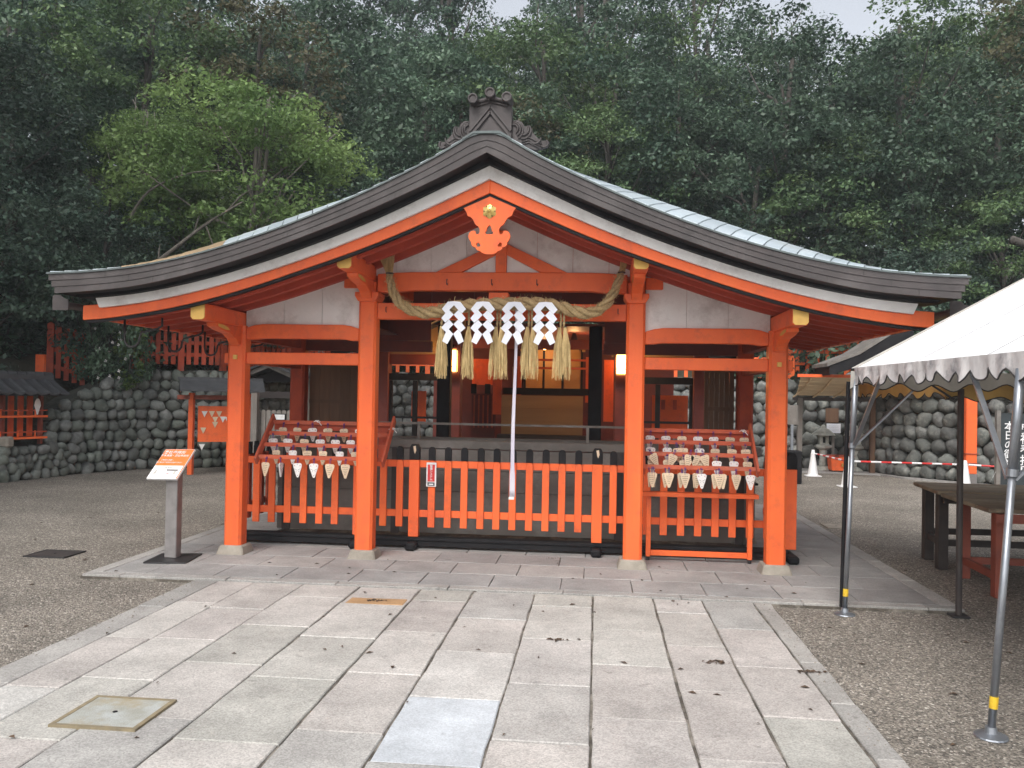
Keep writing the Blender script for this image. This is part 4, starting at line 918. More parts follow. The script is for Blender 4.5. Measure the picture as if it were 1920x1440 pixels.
lantern(-1.26, 'lit amber paper lantern on the left inner post'); lantern(1.24, 'lit amber paper lantern half hidden by the right middle post')
# the sanctuary lamps inside (their glow shows on the gold screens)
for x, y, z, e in ((-.1, 8.4, 2.45, 9), (.5, 6.6, 2.45, 9), (-1.9, 8.2, 2.4, 7), (1.6, 8.0, 2.4, 12)):
    r = empty('ceiling_lamp', (x, y, z+.1), ['small warm lamp hanging before the gold screens', 'small warm lamp nearest in the inner hall', 'small warm lamp at the left of the inner hall', 'small warm lamp at the right of the inner hall'][int(e == 9)*(0 if y > 8.3 else 1) if e == 9 else (2 if e == 7 else 3)], 'lamp', 'ceiling lamps of the inner hall')
    mb = MB(); mb.lathe((x, y, z), [(.05, .02), (.06, .06), (.03, .16)], 12); part('shade', mb, 'iron', r)
    mb = MB(); mb.lathe((x, y, z-.02), [(.02, 0), (.035, .02), (.02, .039)], 10); part('bulb', mb, 'lampglow', r)
    ld = bpy.data.lights.new('lamp_light', 'POINT'); ld.energy = e; ld.color = (1, .5, .2); ld.shadow_soft_size = .05
    lo = bpy.data.objects.new('lamp_light', ld); COL.objects.link(lo); lo.parent = r; lo.location = (0, 0, -.18)

# ================================================================== SIGN STAND
sg = empty('information_stand', (-2.87, -.32, PLZ), 'orange and white slanted information board on a metal pedestal', 'sign')
mb = MB(); mb.add([(-3.005, -.575, PLZ+.001), (-2.645, -.53, PLZ+.001), (-2.70, -.10, PLZ+.001), (-3.055, -.165, PLZ+.001), (-3.005, -.575, PLZ+.014), (-2.645, -.53, PLZ+.014), (-2.70, -.10, PLZ+.014), (-3.055, -.165, PLZ+.014)], [(3, 2, 1, 0), (4, 5, 6, 7), (0, 1, 5, 4), (1, 2, 6, 5), (2, 3, 7, 6), (3, 0, 4, 7)]); part('base_plate', mb, 'iron', sg)
mb = MB(); mb.box(-2.925, -2.815, -.37, -.27, PLZ+.015, .84); part('pedestal', mb, 'steel_flat', sg, bev=.006)
A, B, C_, D = Vector((-3.075, -.43, .760)), Vector((-2.792, -.43, .762)), Vector((-2.742, -.20, 1.012)), Vector((-3.020, -.20, 1.005))
nrm = (B-A).cross(D-A).normalized()
def quad_plate(a, b, c, d, off, th, nm, mt, par):
    vs = [p+nrm*off for p in (a, b, c, d)]+[p+nrm*(off+th) for p in (a, b, c, d)]
    mb = MB(); mb.add(vs, [(3, 2, 1, 0), (4, 5, 6, 7), (0, 1, 5, 4), (1, 2, 6, 5), (2, 3, 7, 6), (3, 0, 4, 7)]); return part(nm, mb, mt, par)
bd = quad_plate(A, B, C_, D, -.02, .02, 'panel', 'whitepaint', sg)
uv = lambda u, v: A+(B-A)*u*(1-v)+(D-A)*v*(1-u)+(C_-A)*u*v
quad_plate(uv(.01, .44), uv(.985, .44), uv(.985, .99), uv(.01, .99), .0005, .001, 'orange_field', 'signorange', bd)
quad_plate(uv(.955, .01), uv(.985, .01), uv(.985, .439), uv(.955, .439), .0005, .001, 'orange_edge', 'signorange', bd)
ax = (B-A).normalized(); ay = (D-A+C_-B).normalized()
for body, u, v, s_ in (('奥社奉拝所', .40, .88, .040), ('千本鳥居・奥社奉拝所', .46, .77, .026), ('ご参拝の皆様へ', .30, .62, .017), ('願いを込めて絵馬をお納めください', .42, .54, .015)):
    o = place_text('lettering', body, s_, uv(u, v)+nrm*.003, ax, ay, 'whitepaint', bd)
place_text('lettering', 'おもかる石', .016, uv(.5, .36)+nrm*.002, ax, ay, 'greyprint', bd)
quad_plate(uv(.42, .17), uv(.50, .17), uv(.50, .19), uv(.42, .19), .0005, .001, 'grey_mark', 'greyprint', bd)
quad_plate(uv(.54, .17), uv(.62, .17), uv(.62, .19), uv(.54, .19), .0005, .001, 'red_mark', 'redpaint', bd)
for u0 in (.1, .74): quad_plate(uv(u0, .16), uv(u0+.1, .16), uv(u0+.08, .3), uv(u0+.03, .28), .0005, .001, 'pale_picture', 'greycanvas', bd)
#PART2
# ================================================================== STONE WALLS
def stone_mesh(seed):
    bm = bmesh.new(); bmesh.ops.create_icosphere(bm, subdivisions=2, radius=.5); rnd = random.Random(seed); off = Vector((rnd.uniform(-9, 9), rnd.uniform(-9, 9), rnd.uniform(-9, 9)))
    for v in bm.verts:
        v.co *= 1+.42*noise.noise(v.co*1.7+off)+.16*noise.noise(v.co*4+off)
        for ax_ in range(3): v.co[ax_] = math.copysign(abs(v.co[ax_]*2)**.86/2, v.co[ax_])
    me = bpy.data.meshes.new('stone'); bm.to_mesh(me); bm.free(); me.shade_smooth(); return me
def stone_set(mt, seed, n=6):
    out = []
    for i in range(n): me = stone_mesh(seed+i); me.materials.append(M[mt]); out.append(me)
    return out
ST = {'wallstone': stone_set('wallstone', 10), 'wallstone_r': stone_set('wallstone_r', 30)}
def stone_wall(poly, pitch, course, mt, label, name='stone_wall', rough=False, core=.5, limit=300, seed=1):
    rnd = random.Random(seed); P = [Vector((p[0], p[1], 0)) for p in poly]; Z = [p[2] for p in poly]
    L = [0]
    for a, b in zip(P, P[1:]): L.append(L[-1]+(b-a).length)
    root = empty(name, P[len(P)//2], label, 'wall')
    def at(s):
        s = min(max(s, 0), L[-1]-1e-6); i = max(k for k in range(len(L)-1) if L[k] <= s); t = (s-L[i])/(L[i+1]-L[i]); p = P[i].lerp(P[i+1], t); d = (P[i+1]-P[i]).normalized()
        return p, Z[i]*(1-t)+Z[i+1]*t, Vector((d.y, -d.x, 0))         # normal faces the yard (right hand of travel)
    cb = MB(); N = 24; vs = []
    for i in range(N+1):
        p, zt_, nn = at(L[-1]*i/N)
        vs += [p+nn*-.03+Vector((0, 0, -.2)), p+nn*-.03+Vector((0, 0, zt_-.05)), p-nn*core+Vector((0, 0, zt_-.03)), p-nn*core+Vector((0, 0, -.2))]
    fs = []
    for i in range(N): a = 4*i; b = a+4; fs += [(a, b, b+1, a+1), (a+1, b+1, b+2, a+2), (a+2, b+2, b+3, a+3)]
    fs += [(0, 1, 2, 3), (4*N+3, 4*N+2, 4*N+1, 4*N)]
    cb.add(vs, fs); part('mortar_core', cb, 'wallearth', root)
    items = []; row = 0; z = course*.5
    zmax = max(Z)
    while z < zmax:
        s = rnd.uniform(0, pitch)
        while s < L[-1]:
            wd = pitch*rnd.uniform(.62, 1.28); p, zt_, nn = at(s+wd/2)
            if z < zt_-.02:
                hh = course*rnd.uniform(.95, 1.22)*(1 if not rough else rnd.uniform(.8, 1.3)); items.append((p+Vector((0, 0, z+rnd.uniform(-.02, .02)))+nn*(rnd.uniform(-.02, .03)-.04*z*.3), wd, hh, nn))
            s += wd*.98
        z += course*.93; row += 1
    camp = Vector((.877, -7.634, 1.55)); items.sort(key=lambda it: (it[0]-camp).length)
    k = 0
    for (p, wd, hh, nn) in items[:limit]:
        me = ST[mt][rnd.randrange(6)]; o = bpy.data.objects.new('stone', me); COL.objects.link(o); o.parent = root; o.location = p-root.location
        o.rotation_euler = (rnd.uniform(-.5, .5), rnd.uniform(-.9, .9) if not rough else rnd.uniform(-1.2, 1.2), math.atan2(nn.x, -nn.y)); o.scale = (wd*1.02, pitch*.85, hh*.99)
    rest = items[limit:]
    if rest:
        mb = MB()
        src = ST[mt][0]; vv = [v.co.copy() for v in src.vertices]; ff = [tuple(f.vertices) for f in src.polygons]
        for (p, wd, hh, nn) in rest: mb.add([p+Vector((v.x*wd, v.y*pitch*.8, v.z*hh)) for v in vv], ff)
        part('stone', mb, mt, root, smooth=True, kind='stuff')
    return root
stone_wall([(-8.66, 6.2, .95), (-8.46, 6.75, 1.38), (-7.985, 8.036, 1.93), (-6.8, 8.85, 2.0), (-6.3, 9.6, 2.0), (-5.825, 10.68, 2.0), (-4.6, 12.1, 2.0)], .235, .205, 'wallstone', 'high curved retaining wall of round grey river stones left of the pavilion')
stone_wall([(-11.2, 1.6, .62), (-9.8, 3.4, .62), (-8.67, 5.26, .62), (-8.45, 6.6, .60)], .20, .15, 'wallstone', 'low rubble stone wall under the tiled candle shelf at far left', 'rubble_wall', rough=True, core=1.4, seed=5)
stone_wall([(-4.6, 12.15, 2.0), (0, 12.95, 1.98), (5.40, 12.30, 2.0)], .30, .27, 'wallstone_r', 'stone retaining wall seen through the pavilion from behind', seed=8)
stone_wall([(5.40, 12.35, 2.1), (6.3, 12.25, 2.1), (6.92, 11.75, 2.1), (7.27, 10.75, 2.1), (7.90, 10.0, 2.1), (8.70, 9.20, 2.1), (10.6, 7.6, 2.1), (12.5, 5.2, 2.1)], .34, .29, 'wallstone_r', 'curved retaining wall of large round stones behind the white tent', seed=9)
# concrete kerb strip along the foot of the right wall
mb = MB(); kp = [(4.9, 11.3), (6.0, 11.35), (6.9, 11.1), (7.15, 10.35), (7.75, 9.7), (8.55, 8.85), (10.4, 7.3)]; kq = [(5.4, 12.3), (6.3, 12.2), (6.9, 11.7), (7.27, 10.7), (7.9, 9.95), (8.7, 9.15), (10.6, 7.55)]
vs = [(a[0], a[1], z) for z in (.0, .03) for a in kp]+[(a[0], a[1], .03) for a in kq]; n = len(kp)
mb.add(vs, [(i, i+1, i+1+n, i+n) for i in range(n-1)]+[(i+n, i+1+n, i+1+2*n, i+2*n) for i in range(n-1)]); tag(part('pavement_strip', mb, 'slab2'), 'pale stone apron at the foot of the right retaining wall', kind=S)

# ================================================================== HILL
poly = [(-13, -60), (-13, -1), (-11.3, 1.7), (-9.9, 3.5), (-8.8, 5.3), (-8.6, 6.6), (-8.1, 8.1), (-6.9, 8.95), (-5.95, 10.8), (-4.7, 12.3), (0, 13.1), (5.4, 12.5), (6.4, 12.4), (7.1, 11.8), (7.5, 10.8), (8.1, 10.1), (8.9, 9.3), (10.8, 7.7), (13, 5), (17, 0), (17, -60)]
PA = np.array(poly, float); PB = np.roll(PA, -1, 0)
def pdist(x, y):
    p = np.array([x, y]); d = PB-PA; t = np.clip(((p-PA)*d).sum(1)/((d*d).sum(1)+1e-9), 0, 1); q = PA+d*t[:, None]; dist = np.sqrt(((p-q)**2).sum(1)).min()
    inside = False; n = len(PA)
    for i in range(n):
        (x1, y1), (x2, y2) = PA[i], PB[i]
        if (y1 > y) != (y2 > y) and x < (x2-x1)*(y-y1)/(y2-y1)+x1: inside = not inside
    return -dist if inside else dist
def hz(x, y):
    d = pdist(x, y)
    if d < .75: return -.45
    base = 1.85 if not (x < -8.3 and y < 6.8) else .75
    sl = .34 if x < 4 else .22
    return min(base+sl*(d-.75)**.98+.35*noise.noise(Vector((x*.15, y*.15, 0))), 21)
gx_ = np.concatenate([np.arange(-60, -16, 3.), np.arange(-16, 18, .8), np.arange(18, 61, 3.)]); gy_ = np.concatenate([np.arange(-12, 20, .8), np.arange(20, 101, 3.)])
mb = MB(); mb.sheet([[(float(x), float(y), hz(x, y)) for y in gy_] for x in gx_])
tag(part('hill', mb, 'soil', smooth=True), 'steep dark wooded hillside rising behind the stone walls', kind=S)

# ================================================================== TREES
def leaf_cloud(seed, radii, nclump, nleaf, cr, leaf, flat=.45, drop=0., shell=.55, droop=0):
    r = np.random.default_rng(seed)
    u = r.normal(size=(nclump, 3)); u /= np.linalg.norm(u, axis=1)[:, None]
    rad = shell+(1-shell)*r.random(nclump)**.6; c = u*rad[:, None]*np.array(radii)
    c[:, 2] -= drop*np.abs(c[:, 0])
    csz = cr*(.6+.8*r.random(nclump))
    idx = np.repeat(np.arange(nclump), nleaf); n = len(idx)
    v = r.normal(size=(n, 3)); v /= np.linalg.norm(v, axis=1)[:, None]; rr = r.random(n)**.45
    p = c[idx]+v*rr[:, None]*csz[idx][:, None]*np.array([1, 1, flat])
    p[:, 2] -= droop*((v[:, 0]**2+v[:, 1]**2)*rr*csz[idx])
    nrm = np.array([0, 0, 1.])+.75*r.normal(size=(n, 3))+.5*v; nrm /= np.linalg.norm(nrm, axis=1)[:, None]
    a = r.normal(size=(n, 3)); a[:, 2] -= .5; a -= nrm*(a*nrm).sum(1)[:, None]; a /= np.linalg.norm(a, axis=1)[:, None]; b = np.cross(nrm, a)
    L_ = (leaf*(.45+1.1*r.random(n)**1.4))[:, None]
    q = np.stack([p-a*L_*.5, p+b*L_*.27-nrm*L_*.06, p+a*L_*.5, p-b*L_*.27-nrm*L_*.06], 1).reshape(-1, 3)
    return q, c
def crown_mesh(name, q, mt):
    n = len(q)//4; me = bpy.data.meshes.new(name); me.vertices.add(4*n); me.vertices.foreach_set('co', q.astype(np.float32).ravel())
    me.loops.add(4*n); me.loops.foreach_set('vertex_index', np.arange(4*n, dtype=np.int32)); me.polygons.add(n); me.polygons.foreach_set('loop_start', np.arange(0, 4*n, 4, dtype=np.int32)); me.polygons.foreach_set('loop_total', np.full(n, 4, np.int32))
    me.update(calc_edges=True); me.materials.append(M[mt]); return me
def trunk_mesh(name, H_, r0, clumps, seed, mt='bark', lean=0, nl=10, bend=.25):
    """tapered trunk from the ground (z=-H_) up into the crown (z=+), limbs to some clumps"""
    rnd = random.Random(seed); mb = MB(); top = .6*max(c[2] for c in clumps); P = []; n = 9
    for i in range(n): t = i/(n-1); P.append(Vector((bend*math.sin(2.4*t+seed)*t+lean*(1-t), bend*math.cos(1.7*t+seed)*t, -H_+(H_+top)*t)))
    mb.tube(P, [r0*(1.25-.15*0 if i == 0 else 1-.72*i/(n-1)) for i in range(n)], 9)
    for c in rnd.sample(list(clumps), min(nl, len(clumps))):
        c = Vector(c); i = min(n-2, max(3, int((c.z+H_-rnd.uniform(.6, 2))/(H_+top)*(n-1)))); a = P[i]; mid = a.lerp(c, .5)+Vector((rnd.uniform(-.2, .2), rnd.uniform(-.2, .2), rnd.uniform(-.1, .35))); q = a.lerp(c, .25)+Vector((0, 0, .1))
        mb.tube([a, q, mid, c], [r0*.32, r0*.24, r0*.14, .012], 5)
    me = mesh_of(name, mb, mt, (0, 0, 0), True); return me
KIND = {}
def kind(k, mt, seed, radii, H_, r0, **kw):
    tr = {x: kw.pop(x) for x in ('bark', 'lean', 'nl', 'bend') if x in kw}
    q, c = leaf_cloud(seed, radii, **kw)
    KIND[k] = (crown_mesh('crown', q, mt), trunk_mesh('trunk', H_, r0, [tuple(x) for x in c], seed, tr.get('bark', 'bark'), tr.get('lean', 0), tr.get('nl', 10), tr.get('bend', .25)), H_)
kind('dark', 'leaf_dark', 1, (2.3, 2.3, 2.6), 5.0, .16, nclump=100, nleaf=210, cr=.62, leaf=.105, flat=.42, droop=.3)
kind('dark2', 'leaf_dark', 2, (2.0, 2.2, 3.2), 5.5, .17, nclump=105, nleaf=190, cr=.56, leaf=.098, flat=.38, droop=.35)
kind('mid', 'leaf_mid', 3, (2.4, 2.4, 2.3), 4.6, .15, nclump=98, nleaf=200, cr=.6, leaf=.10, flat=.40, droop=.25)
kind('tall', 'leaf_dark', 4, (1.5, 1.5, 4.6), 7.5, .2, nclump=110, nleaf=130, cr=.5, leaf=.11, flat=.32, droop=.5, nl=16)
kind('olive', 'leaf_olive', 5, (2.0, 2.0, 2.3), 5.0, .13, nclump=75, nleaf=130, cr=.5, leaf=.11, flat=.42, droop=.35)
kind('maple', 'leaf_maple', 6, (2.15, 1.7, 1.75), 4.2, .10, nclump=105, nleaf=230, cr=.52, leaf=.082, flat=.34, droop=.28, bark='palebark', nl=20)
kind('camellia', 'leaf_bluish', 7, (2.0, 1.9, 2.1), 3.4, .11, nclump=95, nleaf=260, cr=.5, leaf=.078, flat=.5, droop=.35, nl=16)
kind('sparse', 'leaf_mid', 8, (2.2, 2.2, 3.0), 7.0, .17, nclump=52, nleaf=95, cr=.62, leaf=.13, flat=.4, droop=.3, nl=22)
kind('bush', 'leaf_dark', 9, (1.2, 1.1, .95), 1.0, .05, nclump=42, nleaf=150, cr=.36, leaf=.10, flat=.6, nl=8)
tree_n = 0
def tree(k, x, y, zc_, s=1., label=None, cat='tree', name='tree', rz=None, group=None, sz=None):
    """zc_ : height of the crown centre; the trunk reaches down to the hill"""
    global tree_n; tree_n += 1
    cm, tm, H_ = KIND[k]; gz_ = max(hz(x, y), -.05); rnd = random.Random(tree_n*7)
    rz = rnd.uniform(0, 6.28) if rz is None else rz
    r = empty(name, (x, y, gz_), label, cat, group)
    c = bpy.data.objects.new('crown', cm); t = bpy.data.objects.new('trunk', tm)
    for o in (c, t): COL.objects.link(o); o.parent = r; o.rotation_euler = (0, 0, rz); o.location = (0, 0, zc_-gz_)
    c.scale = (s, s, sz or s); tall = (zc_-gz_+.3)/H_; t.scale = (s, s, max(tall, .3))
    return r
# clearings in the wood where the bright sky comes through (direction seen from the yard: bearing, elevation, width)
GAPS = [(.130, .440, .004), (.483, .405, .040), (-.295, .43, .020), (.37, .352, .012)]
def in_gap(x, y, z, r, k=.45):
    d = math.hypot(x-.877, y+7.634); b = math.atan2(x-.877, y+7.634)+.098; e = (z-1.55)/d
    return any(math.hypot(b-g_[0], e-g_[1]) < g_[2]+k*r/d for g_ in GAPS)
def where(x, y):
    b = math.atan2(x-.877, y+7.634)+.098
    return ('at the far left' if b < -.36 else 'left of the roof ridge' if b < -.1 else 'behind the roof ridge' if b < .1 else 'right of the roof ridge' if b < .32 else 'at the far right')
# hand placed trees that set the picture's masses
tree('maple', -6.25, 8.8, 5.9, 1.12, 'bright green maple spreading over the left slope of the pavilion roof', rz=.4)
tree('maple', -5.05, 9.6, 4.55, .62, 'low bright maple bough just above the left roof slope', name='maple_sapling', rz=2.0)
tree('maple', -4.35, 9.4, 4.05, .5, 'lowest small maple bough touching the left roof slope', name='maple_sapling', rz=5.0)
tree('maple', -6.9, 9.9, 4.6, .85, 'pale green maple filling in behind the large bright maple', rz=1.2)
tree('maple', -8.4, 9.2, 6.3, .7, 'light green maple crown left of and above the bright maple', rz=2.6)
tree('maple', -7.9, 9.6, 5.2, .62, 'small green maple left of the large bright maple', rz=4.0)
tree('camellia', -9.9, 6.2, 4.0, 1.05, 'dark glossy broadleaf tree above the tiled shelf at far left', rz=1.0)
tree('camellia', -8.55, 7.9, 3.95, .72, 'dark bluish camellia bending behind the left roof corner', rz=3.3)
tree('camellia', -7.0, 9.9, 3.6, .7, 'dark camellia under the bright maple', rz=5.2)
tree('camellia', -11.6, 7.8, 6.6, 1.15, 'large dark broadleaf tree in the upper left corner', rz=2.1)
tree('olive', -7.6, 12.4, 8.9, 1.05, 'yellowish olive tree above the bright maple', rz=.7)
tree('mid', -10.2, 12, 9.0, 1.1, 'mid green tree between the olive tree and the left edge')
tree('dark', -12.9, 11.0, 8.6, 1.1, 'dense dark evergreen at the top left corner')
tree('dark', -3.0, 14.8, 8.2, 1.0, 'dark evergreen behind and left of the roof finial')
tree('olive', -1.0, 15.2, 8.0, .85, 'rusty olive crown directly left of the roof finial')
tree('mid', .9, 15.0, 7.4, .9, 'greener bushy crown directly right of the roof finial')
tree('dark', -4.4, 14.0, 5.8, .9, 'very dark evergreen in the hollow above the left roof slope')
tree('dark2', 2.9, 15.5, 7.6, 1.0, 'dark layered evergreen right of the roof finial')
tree('dark', 4.9, 14.6, 6.4, 1.05, 'layered evergreen above the middle of the right roof slope')
tree('mid', 6.8, 14.6, 5.9, 1.0, 'layered evergreen with lighter pads above the right roof slope')
tree('dark2', 8.6, 13.6, 6.0, 1.0, 'dark evergreen above the right end of the roof')
tree('mid', 9.9, 12.6, 4.6, .85, 'bushy green tree over the peak of the white tent')
tree('dark', 10.6, 14.0, 7.6, 1.1, 'tall dark evergreen at the upper right')
tree('camellia', 8.2, 12.2, 3.9, .8, 'dark shrubby tree directly above the right wall')
tree('camellia', 6.0, 13.6, 3.7, .8, 'dark shrubby tree behind the bamboo canopy')
for i, x in enumerate((-24, -19.5, -15, -10.5, -6.5, -2.5, 1, 6.2, 9.5, 13, 17, 21)):
    y = 33+2.5*math.sin(i*1.7)
    if in_gap(x, y, 15.5+1.2*math.sin(i*2.3), 4): continue
    tree(('dark', 'dark2', 'mid')[i % 3], x, y, 15.5+1.2*math.sin(i*2.3), 1.75, ('dense dark evergreen high on the hillside ridge', 'layered dark evergreen high on the hillside ridge', 'mid green tree high on the hillside ridge')[i % 3], group='trees of the hillside ridge')
tree('sparse', 9.2, 17.0, 10.2, 1.0, 'thin crowned tree with bright sky showing through at the upper right')
tree('sparse', 4.0, 20.0, 12.6, 1.0, 'slender tree with sky behind its trunk at the top centre right')
tree('maple', 9.4, 15.5, 7.9, .5, 'small light green crown among the dark trees at upper right')  # brighter maple leaves than the evergreens around it
# the wood on the hill
rnd = random.Random(11); placed = []
names = {'dark': 'dense dark evergreen in the wood on the hillside', 'dark2': 'layered dark evergreen in the wood on the hillside', 'mid': 'mid green tree in the wood on the hillside', 'tall': 'tall narrow cedar in the wood on the hillside', 'olive': 'olive tinted tree in the wood on the hillside'}
tries = 0
while len(placed) < 60 and tries < 4000:
    tries += 1; y = rnd.uniform(13.5, 36); hw = (y+8)*.66; x = .877-(y+7.6)*.1+rnd.uniform(-hw, hw)
    if pdist(x, y) < 2.5: continue
    if any((x-a)**2+(y-b)**2 < (2.5 if y < 20 else 3.1)**2 for a, b in placed): continue
    placed.append((x, y)); k = rnd.choices(['dark', 'dark2', 'mid', 'tall', 'olive'], [4, 3, 2.5, 2.2, .7])[0]
    ground_ = hz(x, y); hgt = rnd.uniform(5.2, 8.6) if k != 'tall' else rnd.uniform(8, 11)
    if y < 17 and x < 5: hgt *= .85
    if 1.5 < (x-.877)/(y+7.6)*10 < 2.6 and y > 20: hgt *= .8            # thinner cover: sky shows here
    if y > 17 and in_gap(x, y, ground_+hgt, 3, .45): placed.pop(); placed.append((x, y)); continue
    tree(k, x, y, ground_+hgt, rnd.uniform(1.0, 1.35), names[k].replace('in the wood on the hillside', 'in the wood '+where(x, y)+(', near' if y < 22 else ', far up the slope')), group='trees of the wooded hillside')
for i, (x, y, s_, k) in enumerate(((-13.5, 5.0, 1.3, 'dark'), (-14.0, 1.5, 1.4, 'mid'), (-14.5, -2.0, 1.4, 'dark'), (-13.0, -5.0, 1.3, 'dark2'), (-17, 3.0, 1.5, 'dark'), (-17, -3, 1.5, 'dark2'), (-11.9, 3.2, 1.0, 'camellia'), (-11.6, -1.2, 1.15, 'camellia'), (-10.9, 1.6, 1.5, 'dark'), (-11.0, -2.2, 1.5, 'dark'))):
    tree(k, x, y, max(hz(x, y), 0)+(6.2 if i < 8 else 10.3), s_, 'tall tree of the wood continuing left of the yard', group='trees left of the yard')
placed2 = []; tries = 0
while len(placed2) < 60 and tries < 3000:
    tries += 1; y = rnd.uniform(7, 24); x = rnd.uniform(-20, 16); d = pdist(x, y)
    if d < 1.2 or d > 9 or any((x-a)**2+(y-b)**2 < 1.7**2 for a, b in placed2): continue
    if abs((x-.877)/(y+7.6)+.1) > .68: continue
    placed2.append((x, y)); tree('bush', x, y, hz(x, y)+rnd.uniform(.7, 1.0), rnd.uniform(.9, 1.7), 'dark evergreen bush in the undergrowth '+where(x, y), 'bush', 'bush', group='bushes of the hillside undergrowth')
# bare pale branches crossing in front of the left trees
def branch(P, r, lab, mt='palebark'):
    mb = MB(); Q = catmull(P, 6); n = len(Q); mb.tube(Q, [r*(1-.75*i/(n-1)) for i in range(n)], 6)
    for i in range(6, n-2, 5): d = Vector((random.uniform(-.4, .5), random.uniform(-.2, .2), random.uniform(.1, .5))); mb.tube([Q[i], Q[i]+d*.5+Vector((0, 0, .05)), Q[i]+d], [r*.35, r*.25, .006], 5)
    tag(part('branch', mb, mt, smooth=True), lab, 'branch')
branch([(-8.9, 7.6, 3.2), (-7.9, 7.4, 3.45), (-7.0, 7.2, 4.0), (-6.2, 7.2, 4.6), (-5.6, 7.3, 5.0)], .06, 'long bare branch slanting up under the bright maple')
branch([(-7.9, 7.5, 4.7), (-7.4, 7.3, 5.2), (-6.6, 7.2, 5.5), (-5.8, 7.2, 5.55)], .03, 'thin pale branch curving through the bright maple')
branch([(9.2, 10.5, 4.9), (9.9, 10.6, 4.72), (10.6, 10.6, 4.8), (11.3, 10.7, 5.2)], .09, 'dark sagging limb in the trees at right', 'bark')
branch([(10.6, 11.0, 7.4), (11.4, 11.0, 6.9), (12.3, 11.1, 7.2)], .07, 'dark curved limb at the right edge', 'bark')

# ================================================================== FENCES ON THE WALLS
def rail_fence(poly, h, pitch, label, wd=.085, mt='orange_dull', zoff=.05, post_step=6):
    P = [Vector(p) for p in poly]; L = [0]
    for a, b in zip(P, P[1:]): L.append(L[-1]+(b-a).length)
    r = empty('wall_fence', P[0], label, 'fence')
    def at(s):
        s = min(max(s, 0), L[-1]-1e-6); i = max(k for k in range(len(L)-1) if L[k] <= s); return P[i].lerp(P[i+1], (s-L[i])/(L[i+1]-L[i])), (P[i+1]-P[i]).normalized()
    src = {}
    n = int(L[-1]/pitch)
    for k in range(n+1):
        p, d = at(k*pitch); isp = k % post_step == 0; nm = 'post' if isp else 'picket'; w_ = wd*1.35 if isp else wd; rz = math.atan2(d.y, d.x)
        if nm not in src:
            mb = MB(); zb = -.12 if isp else .02; mb.prism([(-w_/2, zb), (w_/2, zb), (w_/2, h-.04), (0, h), (-w_/2, h-.04)], -.02 if not isp else -.04, .02 if not isp else .05)
            o = bpy.data.objects.new(nm, mesh_of(nm, mb, mt, (0, 0, 0))); src[nm] = o
        else: o = bpy.data.objects.new(nm, src[nm].data)
        COL.objects.link(o); o.parent = r; o.location = p+Vector((0, 0, zoff))-r.location; o.rotation_euler = (0, 0, rz)
    for a, b in zip(P, P[1:]):
        for zz in (.22, h*.52, h*.84):
            mb = MB(); d = (b-a).normalized(); off = Vector((-d.y, d.x, 0))*.035; mb.bar(a+off+Vector((0, 0, zoff+zz)), b+off+Vector((0, 0, zoff+zz)), .03, .075); part('rail', mb, mt, r)
rail_fence([(-8.15, 8.25, 1.98), (-6.95, 9.1, 2.0), (-6.0, 10.9, 2.0), (-4.7, 12.45, 2.0)], .88, .145, 'weathered vermilion fence of close pickets on top of the left stone wall')
rail_fence([(-9.45, 7.6, 1.75), (-8.85, 7.9, 1.55)], 1.05, .145, 'short vermilion fence piece left of the flowering shrub', zoff=.0)
mb = MB(); mb.box(-9.33, -9.16, 7.0, 7.06, 1.7, 2.15); tag(part('fence_end_post', mb, 'orange'), 'square vermilion end post left of the short fence piece', 'post')
rail_fence([(-4.6, 12.4, 2.0), (0, 13.2, 2.0), (5.4, 12.6, 2.0)], .55, .24, 'low vermilion cross picket fence on the wall behind the inner hall', mt='orange')
rail_fence([(5.3, 12.7, 2.15), (6.6, 12.6, 2.15), (7.4, 11.9, 2.15), (7.8, 11.0, 2.15)], .95, .22, 'open vermilion fence on the wall above the bamboo canopy', mt='orange')
r = tree('bush', -8.35, 7.85, 2.35, .62, 'green shrub with pale blossoms spilling over the left stone wall', 'shrub', 'flowering_shrub', sz=.95)
fl = MB()
for _ in range(26):
    p = Vector((-8.2+random.uniform(-.22, .4), 7.3+random.uniform(-.1, .25), 2.2+random.uniform(-.55, .7)))
    for k in range(4): a = k*PI/2; fl.add([p, p+Vector((math.cos(a)*.03, -.01, math.sin(a)*.03)), p+Vector((math.cos(a+.8)*.03, -.012, math.sin(a+.8)*.03))], [(0, 1, 2)])
part('blossom', fl, 'plaquewhite', r, kind='stuff')
q, c_ = leaf_cloud(77, (.28, .2, .75), 26, 70, .14, .075, flat=.8); me = crown_mesh('crown', q, 'leaf_maple'); vn = empty('climbing_vine', (-7.95, 7.75, 1.9), 'pale green climbing vine beside the left wall fence', 'vine')
o = bpy.data.objects.new('foliage', me); COL.objects.link(o); o.parent = vn; o.location = (0, 0, .42)
mb = MB(); mb.tube([(-7.95, 7.75, 1.9), (-7.9, 7.74, 2.3), (-7.97, 7.75, 2.7), (-7.93, 7.75, 3.0)], [.02, .016, .012, .006], 6); part('stem', mb, 'bark', vn)

